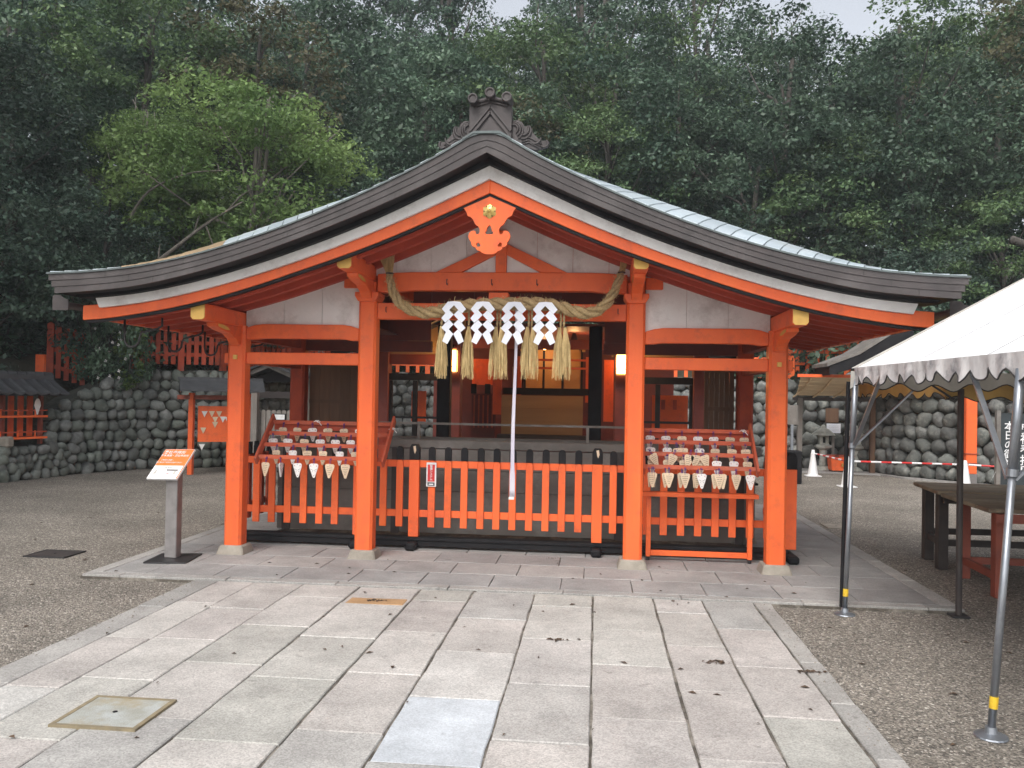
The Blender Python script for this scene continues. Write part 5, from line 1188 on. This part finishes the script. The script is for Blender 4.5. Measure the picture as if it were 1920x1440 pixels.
# ================================================================== TILED CANDLE SHELF (far left)
cs = empty('candle_shelf', (-8.9, 5.3, .62), 'tile roofed vermilion offering shelf standing on the low rubble wall', 'shelf')
DA, DB = Vector((-9.55, 3.6, 0)), Vector((-8.62, 6.15, 0)); dd = (DB-DA).normalized(); dn = Vector((dd.y, -dd.x, 0)); LS = (DB-DA).length
def sbar(a, b, wd, ht): mb = MB(); mb.bar(a, b, wd, ht); return mb
Z3 = lambda z: Vector((0, 0, z))
for z in (.70, 1.06): part('shelf_board', sbar(DA+Z3(z)+dn*.02, DB+Z3(z)+dn*.02, .30, .03), 'orange_dull', cs); part('front_rail', sbar(DA+Z3(z+.10)+dn*.17, DB+Z3(z+.10)+dn*.17, .02, .02), 'orange_dull', cs); part('front_edge', sbar(DA+Z3(z+.0)+dn*.185, DB+Z3(z)+dn*.185, .02, .035), 'orange', cs)
n = 16
for k in range(n):
    p = DA+dd*(LS*(k+.5)/n)-dn*.16; mb = MB(); mb.bar(p+Z3(.66), p+Z3(1.40), .10, .02, up=tuple(dn)); part('back_slat', mb, 'orange', cs)
for k in range(5):
    p = DA+dd*(LS*k/4); mb = MB(); mb.bar(p+Z3(.58)+dn*.0, p+Z3(1.44), .06, .06); part('shelf_post', mb, 'redbrown', cs)
for k in range(9):
    p = DA+dd*(LS*(k+.3)/9)+dn*.17
    for z in (.70, 1.06): mb = MB(); mb.bar(p+Z3(z), p+Z3(z+.12), .02, .02); part('rail_post', mb, 'orange', cs)
def tiled_roof(par, A_, B_, nrm_, zr_, ze, halfw, ntile, mt='tile', ridge_r=.05):
    d = (B_-A_).normalized(); L_ = (B_-A_).length
    for s in (-1, 1):
        for k in range(ntile):
            a = A_+d*(L_*k/ntile); b = A_+d*(L_*(k+1)/ntile); m0 = (a+b)/2
            mb = MB(); rows_ = []
            for u in range(5):
                t = u/4; z = zr_+(ze-zr_)*(t**.85); rows_.append([p+nrm_*s*halfw*t+Z3(z+h) for p, h in ((a, .0), (a.lerp(b, .18), .022), (a.lerp(b, .36), .0), (a.lerp(b, .7), -.012), (b, .0))])
            mb.sheet(rows_); mb.sheet([rows_[-1], [p-Z3(.03) for p in rows_[-1]]]); part('tile_course', mb, mt, par)
        mb = MB(); mb.add([A_+Z3(zr_-.05), B_+Z3(zr_-.05), B_+nrm_*s*halfw*.96+Z3(ze-.05), A_+nrm_*s*halfw*.96+Z3(ze-.05)], [(0, 1, 2, 3)]); part('roof_lining', mb, 'darkwood', par)
    n_ = max(3, int(L_/.16)); src = None
    for k in range(n_):
        a = A_+d*(L_*k/n_); b = A_+d*(L_*(k+1)/n_-.012); mb = MB(); mb.tube([a+Z3(zr_+.045), b+Z3(zr_+.045)], [ridge_r*1.12, ridge_r], 8); part('ridge_tile', mb, mt, par, smooth=False)
    mb = MB(); mb.bar(A_+Z3(zr_), B_+Z3(zr_), ridge_r*2.1, .07); part('ridge_base', mb, mt, par)
tiled_roof(cs, DA-dd*.2, DB+dd*.2, dn, 1.72, 1.46, .46, 15)
def ribbon(p, lab):
    mb = MB(); mb.sheet([[p+dd*s*w_+Z3(z) for s in (-1, 1)] for w_, z in ((.02, 0), (.05, -.05), (.06, -.12), (.03, -.2), (.012, -.27))]); tag(part('paper_bundle', mb, 'plaquewhite'), lab, 'paper')
ribbon(DA+dd*(LS*.55)+dn*.19+Z3(1.02), 'bundle of white paper hanging in the lower tier of the tiled shelf')
ribbon(DA+dd*(LS*.40)+dn*.19+Z3(1.36), 'white paper strip hanging in the upper tier of the tiled shelf')
ribbon(DA+dd*(LS*.93)+dn*.19+Z3(1.36), 'white paper strip at the right end of the upper shelf tier')
for k, t in enumerate((.35, .72)):
    p = DA+dd*(LS*t)+dn*.24; mb = MB(); mb.box(p.x-.09, p.x+.09, p.y-.09, p.y+.09, .56, .74); tag(part('stone_block', mb, 'concrete', bev=.03), ('grey stone block on the rubble wall under the tiled shelf', 'yellowish stone block under the middle of the tiled shelf')[k], 'stone')

# ================================================================== EMA BOARD WITH ROOF (left)
eb = empty('plaque_board', (-6.6, 8.1, 0), 'small roofed vermilion board hung with triangular plaques by the left wall', 'board')
E0, E1 = Vector((-6.50, 7.35, 0)), Vector((-5.75, 7.75, 0)); ed = (E1-E0).normalized(); en = Vector((ed.y, -ed.x, 0))
for p in (E0, E1+ed*.15): mb = MB(); mb.bar(p, p+Z3(1.5), .085, .085, up=(0, 1, 0)); part('post', mb, 'orange', eb)
mb = MB(); mb.bar(E0+ed*.11+Z3(.93), E1+ed*.08+Z3(.93), .03, .66); part('panel', mb, 'orange', eb)
mb = MB(); mb.bar(E0-ed*.25+Z3(1.42), E1+ed*.3+Z3(1.42), .06, .08); part('beam', mb, 'redbrown', eb)
for s in (-1, 1):
    mb = MB(); a = E0-ed*.22+Z3(1.73); b = E1+ed*.4+Z3(1.73); o_ = en*s*.42
    mb.add([a, b, b+o_-Z3(.20), a+o_-Z3(.20), a+Z3(.03), b+Z3(.03), b+o_-Z3(.17), a+o_-Z3(.17)], [(0, 1, 2, 3), (7, 6, 5, 4), (3, 2, 6, 7), (0, 3, 7, 4), (1, 5, 6, 2)]); part('roof_slope', mb, 'tile', eb)
mb = MB(); mb.bar(E0-ed*.25+Z3(1.765), E1+ed*.4+Z3(1.765), .07, .05); part('ridge_cap', mb, 'tile', eb)
mb = MB(); a = E0-ed*.2; mb.add([a+en*.36+Z3(1.51), a-en*.36+Z3(1.51), a+Z3(1.70)], [(0, 1, 2)]); part('gable_board', mb, 'redbrown', eb)
for k in range(10): p = E0+ed*.075+en*.05+Z3(.62+.075*k); mb = MB(); mb.tube([p, p+en*.012], .016, 6); part('peg', mb, 'black', eb)
for i, (u, v, mt_) in enumerate(((.12, .86, 'plaquewhite'), (.27, .86, 'plaque'), (.42, .86, 'plaque'), (.34, .70, 'plaque'), (.50, .71, 'plaquewhite'), (.60, .70, 'plaquewhite'), (.34, .56, 'plaque'), (.10, .40, 'plaque'), (.70, .54, 'plaquewhite'), (.72, .40, 'plaquewhite'), (.74, .86, 'plaque'), (.08, -.06, 'plaquewhite'))):
    p = E0+ed*(.12+u*.85)+en*.028+Z3(.60+.66*v); w_ = .052; pts = [p-ed*w_, p+ed*w_, p+Z3(-.115)]
    mb = MB(); mb.add(pts+[q_+en*.008 for q_ in pts], [(0, 1, 2), (5, 4, 3), (0, 3, 4, 1), (1, 4, 5, 2), (2, 5, 3, 0)])
    tag(part('votive_plaque', mb, mt_), f"{'white' if mt_ != 'plaque' else 'pale wood'} triangular plaque on the roofed board, {['first', 'second', 'third', 'fourth', 'fifth', 'sixth', 'seventh', 'eighth', 'ninth', 'tenth', 'eleventh', 'lowest'][i]} from its top left", 'votive plaque')
# small gabled water shed and grey notice fence seen through the left bay
ws = empty('gabled_shed', (-5.6, 9.3, 0), 'small shed with weathered grey gable boards seen through the left bay', 'shed')
for s in (-1, 1): mb = MB(); mb.strip([(-5.72, 2.12), (-5.72+s*.62, 1.86)], [(-5.72, 2.03), (-5.72+s*.62, 1.77)], 9.0, 9.05); part('barge_board', mb, 'greywood', ws); mb = MB(); mb.strip([(-5.72, 2.17), (-5.72+s*.68, 1.88)], [(-5.72, 2.125), (-5.72+s*.68, 1.835)], 8.9, 10.4); part('roof_slope', mb, 'tile', ws)
for x in (-6.2, -5.2): mb = MB(); mb.box(x-.05, x+.05, 9.15, 9.25, 0, 1.86); part('post', mb, 'darkwood', ws)
mb = MB(); mb.box(-6.3, -5.1, 9.12, 9.2, 1.42, 1.55); part('tie_beam', mb, 'darkwood', ws)
mb = MB(); mb.prism([(-6.25, 1.75), (-5.2, 1.75), (-5.72, 2.0)], 9.3, 9.33); part('gable_board', mb, 'black', ws)
gf = empty('grey_board_fence', (-4.5, 6.1, 0), 'low grey board fence with rounded tops behind the left bay', 'fence')
for k in range(9): x = -4.78+.088*k; mb = MB(); mb.prism([(x-.038, .3), (x+.038, .3), (x+.038, 1.22), (x+.02, 1.245), (x-.02, 1.245), (x-.038, 1.22)], 6.02, 6.04); part('board', mb, 'greywood', gf)
mb = MB(); mb.box(-4.75, -4.65, 5.85, 5.95, 0, 1.52); part('post', mb, 'greywood', gf)
np_ = empty('small_notice', (-4.32, 5.97, 1.13), 'small white notice in a black frame on the grey board fence', 'sign')
mb = MB(); mb.box(-4.44, -4.21, 5.985, 6.0, 1.075, 1.185); part('frame', mb, 'black', np_); mb = MB(); mb.box(-4.425, -4.225, 5.98, 5.984, 1.09, 1.172); part('sheet', mb, 'whitepaint', np_)
mb = MB()
for k in range(3): mb.box(-4.40, -4.26, 5.9785, 5.9795, 1.105+.02*k, 1.109+.02*k)
part('printed_line', mb, 'greyprint', np_)

# ================================================================== RIGHT SIDE: LANTERNS, BOX, CANOPY
def stone_lantern(x, y, lab):
    r = empty('stone_lantern', (x, y, 0), lab, 'lantern', 'stone lanterns by the right wall')
    for nm, prof, seg in (('base', [(.20, .03), (.19, .08), (.13, .12)], 6), ('shaft', [(.085, .12), (.075, .3), (.085, .48)], 12), ('platform', [(.10, .48), (.19, .53), (.20, .57), (.13, .60)], 6), ('cap', [(.27, .80), (.25, .83), (.13, .93), (.05, .97), (.06, .99), (.03, 1.03)], 6)):
        mb = MB(); mb.lathe((x, y, 0), prof, seg); part(nm, mb, 'lanternstone', r, bev=.006)
    mb = MB()
    for a in range(4): an = PI/4+a*PI/2; mb.box(x+.09*math.cos(an)-.03, x+.09*math.cos(an)+.03, y+.09*math.sin(an)-.03, y+.09*math.sin(an)+.03, .60, .80)
    mb.box(x-.1, x+.1, y-.1, y+.1, .60, .63).box(x-.1, x+.1, y-.1, y+.1, .765, .80); part('fire_box', mb, 'lanternstone', r)
    mb = MB(); mb.box(x-.05, x+.05, y-.02, y+.05, .63, .765); part('dark_core', mb, 'black', r)
stone_lantern(5.92, 11.9, 'mossy stone lantern left of the orange offering box'); stone_lantern(6.62, 11.9, 'stone lantern half hidden behind the tent leg')
bx = empty('donation_box', (6.12, 11.55, .03), 'orange donation box with brass lock below the paper notice', 'box')
mb = MB(); mb.add([(5.99, 11.42, .06), (6.40, 11.42, .06), (6.40, 11.72, .06), (5.99, 11.72, .06), (5.96, 11.40, .36), (6.43, 11.40, .36), (6.43, 11.74, .36), (5.96, 11.74, .36)], [(3, 2, 1, 0), (4, 5, 6, 7), (0, 1, 5, 4), (1, 2, 6, 5), (2, 3, 7, 6), (3, 0, 4, 7)]); part('body', mb, 'orange', bx)
mb = MB(); mb.box(5.94, 6.45, 11.385, 11.75, .361, .385); part('lid', mb, 'orange_dull', bx)
for x in (6.08, 6.31): mb = MB(); mb.box(x-.04, x+.04, 11.375, 11.384, .36, .388); part('metal_strap', mb, 'iron', bx)
mb = MB(); mb.box(6.18, 6.21, 11.37, 11.40, .15, .22); part('lock', mb, 'gold', bx)
for x in (6.03, 6.36): mb = MB(); mb.box(x-.03, x+.03, 11.44, 11.7, .031, .059); part('foot', mb, 'darkwood', bx)
nt_ = empty('notice_stand', (6.15, 12.0, .03), 'pale notice board on a grey post behind the orange box', 'sign')
mb = MB(); mb.box(6.13, 6.19, 12.0, 12.04, .03, .9); part('post', mb, 'greywood', nt_); mb = MB(); mb.box(6.01, 6.31, 11.965, 11.995, .85, 1.06); part('board', mb, 'paper', nt_)
mb = MB()
for k in range(4): mb.box(6.05, 6.27, 11.9625, 11.9635, .90+.035*k, .904+.035*k)
part('printed_line', mb, 'greyprint', nt_)
mb = MB(); mb.box(6.02, 6.30, 12.1, 12.13, 1.08, 1.40); tag(part('wooden_board', mb, 'brownwood'), 'dark brown wooden board above the pale notice', 'board')
cn = empty('bamboo_canopy', (6.1, 11.2, 0), 'slatted tan canopy with red ridge over the two stone lanterns', 'canopy')
for i in range(6):
    t0, t1 = i/6, (i+1)/6; f = lambda t: (9.9+1.5*t, 2.03-.36*t-.05*math.sin(PI*t))
    (y0, z0), (y1, z1) = f(t0), f(t1-.012); mb = MB(); mb.add([(4.95+.25*t0, y0, z0), (8.0, y0, z0), (8.0, y1, z1), (4.95+.25*t1, y1, z1), (4.95+.25*t0, y0, z0+.02), (8.0, y0, z0+.02), (8.0, y1, z1+.02), (4.95+.25*t1, y1, z1+.02)], [(3, 2, 1, 0), (4, 5, 6, 7), (0, 1, 5, 4), (1, 2, 6, 5), (2, 3, 7, 6), (3, 0, 4, 7)]); part('slat', mb, 'bamboo', cn)
for k in range(7):
    x = 5.15+.42*k; mb = MB(); mb.tube([(x, 9.9+1.5*t, 2.02-.36*t-.05*math.sin(PI*t)-.02) for t in (0, .2, .4, .6, .8, 1)], .018, 6); part('rib', mb, 'bamboo', cn)
mb = MB(); mb.box(4.88, 8.05, 9.84, 9.90, 2.03, 2.09); part('red_edge', mb, 'orange', cn)
for x, y in ((5.30, 11.45), (6.83, 11.45)): mb = MB(); mb.box(x-.05, x+.05, y-.05, y+.05, .03, 1.62); part('post', mb, 'greywood' if x < 6 else 'brownwood', cn)
mb = MB(); mb.box(5.15, 8.0, 11.41, 11.5, 1.56, 1.64); part('beam', mb, 'darkwood', cn)
mb = MB(); mb.box(4.50, 4.70, 9.0, 9.03, 1.10, 1.47); nb2 = empty('grey_notice_board', (4.6, 9.0, 0), 'grey weathered notice board just right of the outer right post', 'sign'); part('board', mb, 'greywood', nb2)
mb = MB(); mb.box(4.575, 4.62, 9.0, 9.03, .1, 1.099); part('post', mb, 'steel', nb2)
mb = MB(); mb.box(4.35, 4.72, 8.7, 8.95, 0, .62); tag(part('dark_bin', mb, 'black', bev=.02), 'dark box at the foot of the grey notice board', 'box')
# orange column with dark brackets
oc = empty('orange_column', (8.0, 9.45, 0), 'tall vermilion column on a grey footing before the right wall', 'column')
mb = MB(); mb.box(7.90, 8.10, 9.35, 9.52, .22, 1.75); part('shaft', mb, 'orange', oc, bev=.01); mb = MB(); mb.box(7.92, 8.10, 9.35, 9.52, .03, .22); part('footing', mb, 'steel_flat', oc)
mb = MB(); mb.box(7.88, 8.12, 9.33, 9.54, .42, .432).box(7.88, 8.12, 9.33, 9.54, .60, .612); part('band', mb, 'redbrown', oc)
mb = MB(); mb.box(7.2, 9.4, 9.38, 9.48, 1.76, 1.90); part('crossbeam', mb, 'orange', oc)
# dark roof wing seen between the pavilion eave and the tent
dw = empty('side_building_roof', (6.5, 8.4, 0), 'dark sloping roof edge with pale boards right behind the pavilion eave', 'roof')
mb = MB(); mb.strip([(5.35, 2.22), (5.9, 2.46), (6.9, 3.12)], [(5.35, 2.06), (5.9, 2.22), (6.9, 2.85)], 9.3, 10.4); part('roof_slope', mb, 'black', dw)
mb = MB(); mb.strip([(5.3, 2.29), (5.9, 2.53), (6.9, 3.20)], [(5.3, 2.225), (5.9, 2.465), (6.9, 3.125)], 9.28, 10.45); part('pale_edge', mb, 'greyboard', dw)


# cones and the red and white bars
def cone(x, y, h, lab):
    r = empty('traffic_cone', (x, y, 0), lab, 'cone', 'white cones holding the barrier bars')
    mb = MB(); mb.box(x-.15, x+.15, y-.15, y+.15, .003, .022); part('base', mb, 'cone', r, bev=.008)
    mb = MB(); mb.lathe((x, y, 0), [(.115, .0221), (.10, .05), (.035, h-.03), (.028, h)], 20); part('body', mb, 'cone', r, smooth=False)
    mb = MB(); mb.lathe((x, y, 0), [(.05, h-.10), (.05, h-.085)], 16); part('ring', mb, 'whitepaint', r)
cone(5.36, 10.5, .55, 'white cone left of the orange box, farthest to the left'); cone(5.45, 8.42, .56, 'white cone half hidden behind the near tent legs'); cone(7.74, 9.0, .50, 'white cone before the vermilion column')
def bar(a, b, lab):
    a, b = Vector(a), Vector(b); r = empty('barrier_bar', a, lab, 'barrier bar', 'red and white bars between the cones'); n = max(2, round((b-a).length/.21))
    for k in range(n): mb = MB(); mb.tube([a.lerp(b, k/n), a.lerp(b, (k+1)/n-.001)], .017, 8); part('stripe', mb, 'redpaint' if k % 2 else 'whitepaint', r)
bar((5.40, 10.5, .47), (5.44, 8.5, .47), 'red and white bar running between the two left cones'); bar((5.5, 8.42, .47), (7.68, 9.0, .42), 'red and white bar from the near cone to the column cone'); bar((7.8, 9.0, .42), (9.9, 8.0, .38), 'red and white bar running out to the right edge')
# calligraphy board at the right edge
cg = empty('calligraphy_board', (7.6, 6.0, 0), 'dark glass notice board with white brushed characters at the right edge', 'sign')
mb = MB(); mb.box(7.02, 7.95, 6.05, 6.08, .28, 1.42); part('glass', mb, 'glass', cg); 
for x in (7.0, 7.97): mb = MB(); mb.box(x-.03, x+.03, 6.03, 6.10, 0, 1.46); part('frame_post', mb, 'greywood', cg)
place_text('lettering', '本\n日\nの\n御\n祈\n願', .15, (7.16, 6.045, .86), (1, 0, 0), (0, 0, 1), 'whitepaint', cg, .95)
place_text('lettering', '奥\n社\n奉\n拝\n所', .17, (7.40, 6.045, .86), (1, 0, 0), (0, 0, 1), 'whitepaint', cg, .95)
place_text('lettering', '授\n与\n所', .17, (7.66, 6.045, .95), (1, 0, 0), (0, 0, 1), 'whitepaint', cg, .95)

# ================================================================== TENTS
TZ = 1.795; TX = 2.72; Y0, Y1 = -1.24, -5.9
tn = empty('white_tent', (3.9, -3.4, 0), 'white canvas event tent with scalloped stained valance at the right', 'tent')
gr = []
for i in range(15):
    t = i/14; row = []
    for j in range(25):
        u = j/24; y = Y0+(Y1-Y0)*u; x = TX+.032+(Y0-y)*.041*(1-t)+2.57*t; sag = -.02*math.sin(PI*((u*2.14) % 1))*(1-t)-.012*math.sin(PI*t)*math.sin(9*u); row.append((x, y, TZ+.56*2.6*t+sag))
    gr.append(row)
mb = MB(); mb.sheet(gr); gr2 = [[(2*(TX+2.6)-p[0], p[1], p[2]) for p in row] for row in gr]; mb.sheet(gr2[::-1]); part('roof_sheet', mb, 'canvas', tn, smooth=True)
def valance(p0, p1, ztop, zmid, amp, pitch, mt, par, phase=0, wav=.012, hem=True, soft=False):
    p0, p1 = Vector(p0), Vector(p1); L_ = (p1-p0).length; d = (p1-p0).normalized(); nn = Vector((-d.y, d.x, 0)); n = int(L_/pitch*10); gr = []; E_ = []
    for i in range(n+1):
        s = L_*i/n; ph = s/pitch*2*PI+phase; w_ = wav*math.sin(ph*.5+1)+wav*.6*math.sin(ph*1.3); zb = zmid-amp*(math.cos(ph) if soft else (math.cos(ph/2)**2+.035)**.45*2-1)+ .006*math.sin(ph*.31)
        q = p0+d*s; gr.append([q+Z3(ztop-p0.z), q+nn*w_*.5+Z3((ztop+zb)/2-p0.z), q+nn*w_+Z3(zb-p0.z)]); E_.append(q+nn*w_+Z3(zb-p0.z-.002))
    mb = MB(); mb.sheet(gr); o = part('valance', mb, mt, par, smooth=True)
    if hem: mb = MB(); mb.tube(E_, .0045, 5); part('valance_hem', mb, 'hem', o, smooth=True)
valance((TX+.02, Y0, 0), (TX+.02+(Y0-Y1)*.041, Y1, 0), TZ+.004, 1.708, .036, .185, 'valance', tn)
valance((TX, Y0+.012, 0), (TX+5.2, Y0+.012, 0), 1.775, 1.665, .026, .245, 'greycanvas', tn, .6, soft=True)
mb = MB(); mb.add([(TX, Y0+.008, TZ), (TX+5.2, Y0+.008, TZ), (TX+2.6, Y0+.008, TZ+.56*2.6)], [(0, 1, 2)]); part('gable_sheet', mb, 'greycanvas', tn)
for (x, y) in ((2.705, -1.20), (2.735, -3.44), (7.2, -1.25), (7.2, -3.4)):
    ln_ = {2.705: .033, 2.735: .072}.get(x, 0)/1.0; xt = lambda z: x+(.055 if x == 2.705 else .115 if x == 2.735 else 0)*z/1.7; mb = MB(); mb.tube([(x, y, .02), (xt(1.25), y, 1.25)], .0175, 14); lg = part('leg', mb, 'steel', tn, smooth=True)
    mb = MB(); mb.tube([(xt(1.25), y, 1.25), (xt(1.72), y, 1.72)], .0215, 14); part('sleeve', mb, 'steel', lg, smooth=True)
    mb = MB(); mb.lathe((x, y, 0), [(.075, .003), (.072, .010), (.03, .022), (.024, .05)], 18); part('foot_plate', mb, 'steel', lg)
    mb = MB(); mb.tube([(xt(.135), y, .135), (xt(.19), y, .19)], .0192, 14); part('tape', mb, 'yellowtape', lg)
    mb = MB(); mb.tube([(xt(1.215), y, 1.215), (xt(1.25), y, 1.25)], .026, 12); part('collar', mb, 'steel', lg)
mb = MB(); mb.tube([(TX+.06, Y0+.06, 1.735), (TX+.06+(Y0-Y1)*.041, Y1, 1.735)], .016, 8); part('eave_pole', mb, 'steel', tn)
mb = MB(); mb.tube([(TX+.02, Y0+.06, 1.735), (TX+5.2, Y0+.06, 1.735)], .016, 8); part('eave_pole', mb, 'steel', tn)
for a, b in (((2.77, -1.20, 1.24), (3.25, -1.18, 1.72)), ((2.82, -3.40, 1.20), (2.84, -2.95, 1.72)), ((2.75, -1.24, 1.24), (2.78, -1.7, 1.72)), ((2.83, -3.44, 1.2), (3.3, -3.44, 1.7))): mb = MB(); mb.bar(a, b, .028, .012); part('brace', mb, 'steel', tn)
for k in range(1, 5):
    y = Y0+(Y1-Y0)*k/5; mb = MB(); P = []
    for i in range(9):
        t = i/8; x = TX+.032+(Y0-y)*.041*(1-t)+2.57*t; P.append((x, y, TZ+.56*2.6*t+.002-.012*math.sin(PI*t)*math.sin(9*k/5)))
    for a, b in zip(P, P[1:]): mb.bar(a, b, .018, .003)
    part('seam', mb, 'canvas', tn)
# ochre lined second tent right behind
t2 = empty('ochre_tent', (4.9, .0, 0), 'second low tent with ochre canvas and dark legs behind the white tent', 'tent')
gr = [[(3.45+1.6*i/6, -1.05+2.1*j/6, 1.72+.45*1.6*i/6) for j in range(7)] for i in range(7)]
mb = MB(); mb.sheet(gr); mb.sheet([[(2*5.05-p[0], p[1], p[2]) for p in row] for row in gr][::-1]); part('roof_sheet', mb, 'ochrecanvas', t2)
valance((3.45, -1.06, 0), (6.65, -1.06, 0), 1.72, 1.585, .020, .29, 'ochrecanvas', t2, 1.2, soft=True); valance((3.45, 1.05, 0), (3.45, -1.05, 0), 1.72, 1.61, .020, .26, 'ochrecanvas', t2, .3, soft=True)
for x, y in ((3.53, -1.12), (6.5, -1.1), (6.5, 1.0)):
    mb = MB(); mb.tube([(x, y, .015), (x, y, 1.66)], .022, 10); lg = part('leg', mb, 'darkwood', t2); mb = MB(); mb.box(x-.06, x+.06, y-.06, y+.06, .003, .016); part('foot_plate', mb, 'iron', lg)
mb = MB(); mb.tube([(3.50, -1.08, 1.58), (3.35, -1.0, 1.70)], .008, 6); part('strut', mb, 'iron', t2)
dp = empty('dark_pole', (2.665, -1.12, 0), 'thin dark pole standing just behind the far tent leg', 'pole')
mb = MB(); mb.tube([(2.705, -1.12, .04), (2.735, -1.12, 1.70)], .016, 10); part('shaft', mb, 'black', dp)

# ================================================================== TABLES
def table(name, P, h, legs, rails, lab, mt, lmt, nplank, sag=0):
    """P: four top corners (x,y) anticlockwise from the near left"""
    A_, B_, C2, D2 = [Vector((p[0], p[1], h)) for p in P]; r = empty(name, ((A_.x+C2.x)/2, (A_.y+C2.y)/2, 0), lab, 'table')
    for k in range(nplank):
        a0, a1 = (k+.02)/nplank, (k+.98)/nplank; q = [A_.lerp(D2, a0), B_.lerp(C2, a0), B_.lerp(C2, a1), A_.lerp(D2, a1)]
        mb = MB(); mb.add(q+[v+Z3(.035) for v in q], [(3, 2, 1, 0), (4, 5, 6, 7), (0, 1, 5, 4), (1, 2, 6, 5), (2, 3, 7, 6), (3, 0, 4, 7)]); part('top_plank', mb, mt, r, bev=.006)
    for (x, y) in legs: mb = MB(); mb.box(x-.045, x+.045, y-.045, y+.045, .002, h-.001); part('leg', mb, lmt, r, bev=.005)
    for a, b, z in rails: mb = MB(); mb.bar((*a, z), (*b, z), .035, .06); part('stretcher', mb, lmt, r)
    ap = MB(); ap.bar(A_-Z3(.04)+(B_-A_)*.03, B_-Z3(.04)-(B_-A_)*.03, .03, .07); part('apron', ap, lmt, r)
table('work_table', [(4.02, .55), (5.6, .5), (5.7, 1.38), (4.12, 1.45)], .71, [(4.19, 1.24), (4.12, .72), (5.45, .7), (5.5, 1.5)], [((4.19, 1.24), (4.12, .72), .24), ((4.12, .72), (5.45, .7), .25), ((4.19, 1.24), (5.5, 1.3), .28)], 'heavy dark legged wooden table behind the second tent pole', 'tablewood', 'darkwood', 5)
table('red_legged_table', [(3.95, -.62), (5.7, -.72), (5.75, .42), (4.02, .50)], .70, [(4.12, -.42), (4.16, .34), (5.5, -.5), (5.5, .3)], [((4.12, -.42), (4.16, .34), .16), ((4.16, .34), (5.5, .3), .16)], 'weathered plank table with dull red legs under the tents', 'tablewood', 'redbrown', 4)

# ================================================================== FALLEN LEAVES AND GRIT
lf = MB(); rl = random.Random(3)
spots = [(rl.uniform(-2.2, 2.1), rl.uniform(-5.0, -1.1), PZ+.004) for _ in range(60)]+[(rl.uniform(-3.2, 3.4), rl.uniform(-1.0, .5), PLZ+.003) for _ in range(22)]+[(rl.uniform(-6, -2.5), rl.uniform(-4, 3), .004) for _ in range(50)]+[(rl.uniform(2.3, 5), rl.uniform(-5, 3), .004) for _ in range(50)]
for cx, cy in ((.7, -2.3), (1.6, -2.6), (2.1, -2.7), (-.7, -1.5), (.5, .35)): spots += [(cx+rl.gauss(0, .05), cy+rl.gauss(0, .012), PZ+.004) for _ in range(12)]
for (x, y, z) in spots:
    a = rl.uniform(0, 6.28); l = rl.uniform(.012, .030); w_ = l*rl.uniform(.3, .55); ca, sa = math.cos(a), math.sin(a)
    lf.add([(x+ca*l, y+sa*l, z), (x-sa*w_, y+ca*w_, z+.006), (x-ca*l, y-sa*l, z+.001), (x+sa*w_, y-ca*w_, z+.008)], [(0, 1, 2, 3)])
tag(part('fallen_leaf', lf, 'leaf_litter'), 'scattered dry leaves and twigs lying on the paving and gravel', kind='stuff')

pe = MB(); rp_ = random.Random(21)
def pebble(x, y, z, r):
    a = rp_.uniform(0, 6); c, s_ = math.cos(a)*r, math.sin(a)*r; h = r*rp_.uniform(.5, .9)
    pe.add([(x+c, y+s_, z), (x-s_*.8, y+c*.8, z), (x-c, y-s_, z), (x+s_*.8, y-c*.8, z), (x+c*.2, y+s_*.2, z+h)], [(0, 1, 4), (1, 2, 4), (2, 3, 4), (3, 0, 4)])
for _ in range(5200):
    side = rp_.random()
    if side < .45: x, y = 2.22+abs(rp_.gauss(0, 1.3)), rp_.uniform(-6.2, -1.1)
    elif side < .9: x, y = -2.33-abs(rp_.gauss(0, 1.6)), rp_.uniform(-5.2, -1.1)
    else: x, y = (2.22+rp_.gauss(0, .07) if rp_.random() < .6 else -2.3+rp_.gauss(0, .07)), rp_.uniform(-6, -1.1)
    pebble(x, y, 0 if (x > 2.22 or x < -2.32) else PZ+.001, rp_.uniform(.004, .0105))
M['pebble'] = mat('small_pebbles', (.30, .27, .235), (.15, .135, .12), 160, .9, 0, detail=1)
tag(part('pebble', pe, 'pebble'), 'loose little stones of the gravel and along the kerb', kind='stuff')

# ================================================================== HAZE in the damp woodland air
hzm = bpy.data.materials.new('damp_air'); hzm.use_nodes = True; hn = hzm.node_tree; hn.nodes.clear()
ho = hn.nodes.new('ShaderNodeOutputMaterial'); pv = hn.nodes.new('ShaderNodeVolumePrincipled'); pv.inputs['Color'].default_value = (.86, .93, 1, 1); pv.inputs['Density'].default_value = .0013; pv.inputs['Anisotropy'].default_value = .2
hn.links.new(pv.outputs[0], ho.inputs['Volume'])
mb = MB(); mb.box(-151, 151, -61, 221, -1.6, 36); tag(part('haze', mb, hzm), 'thin pale haze in the woodland air', kind='stuff')
sc.cycles.volume_bounces = 1
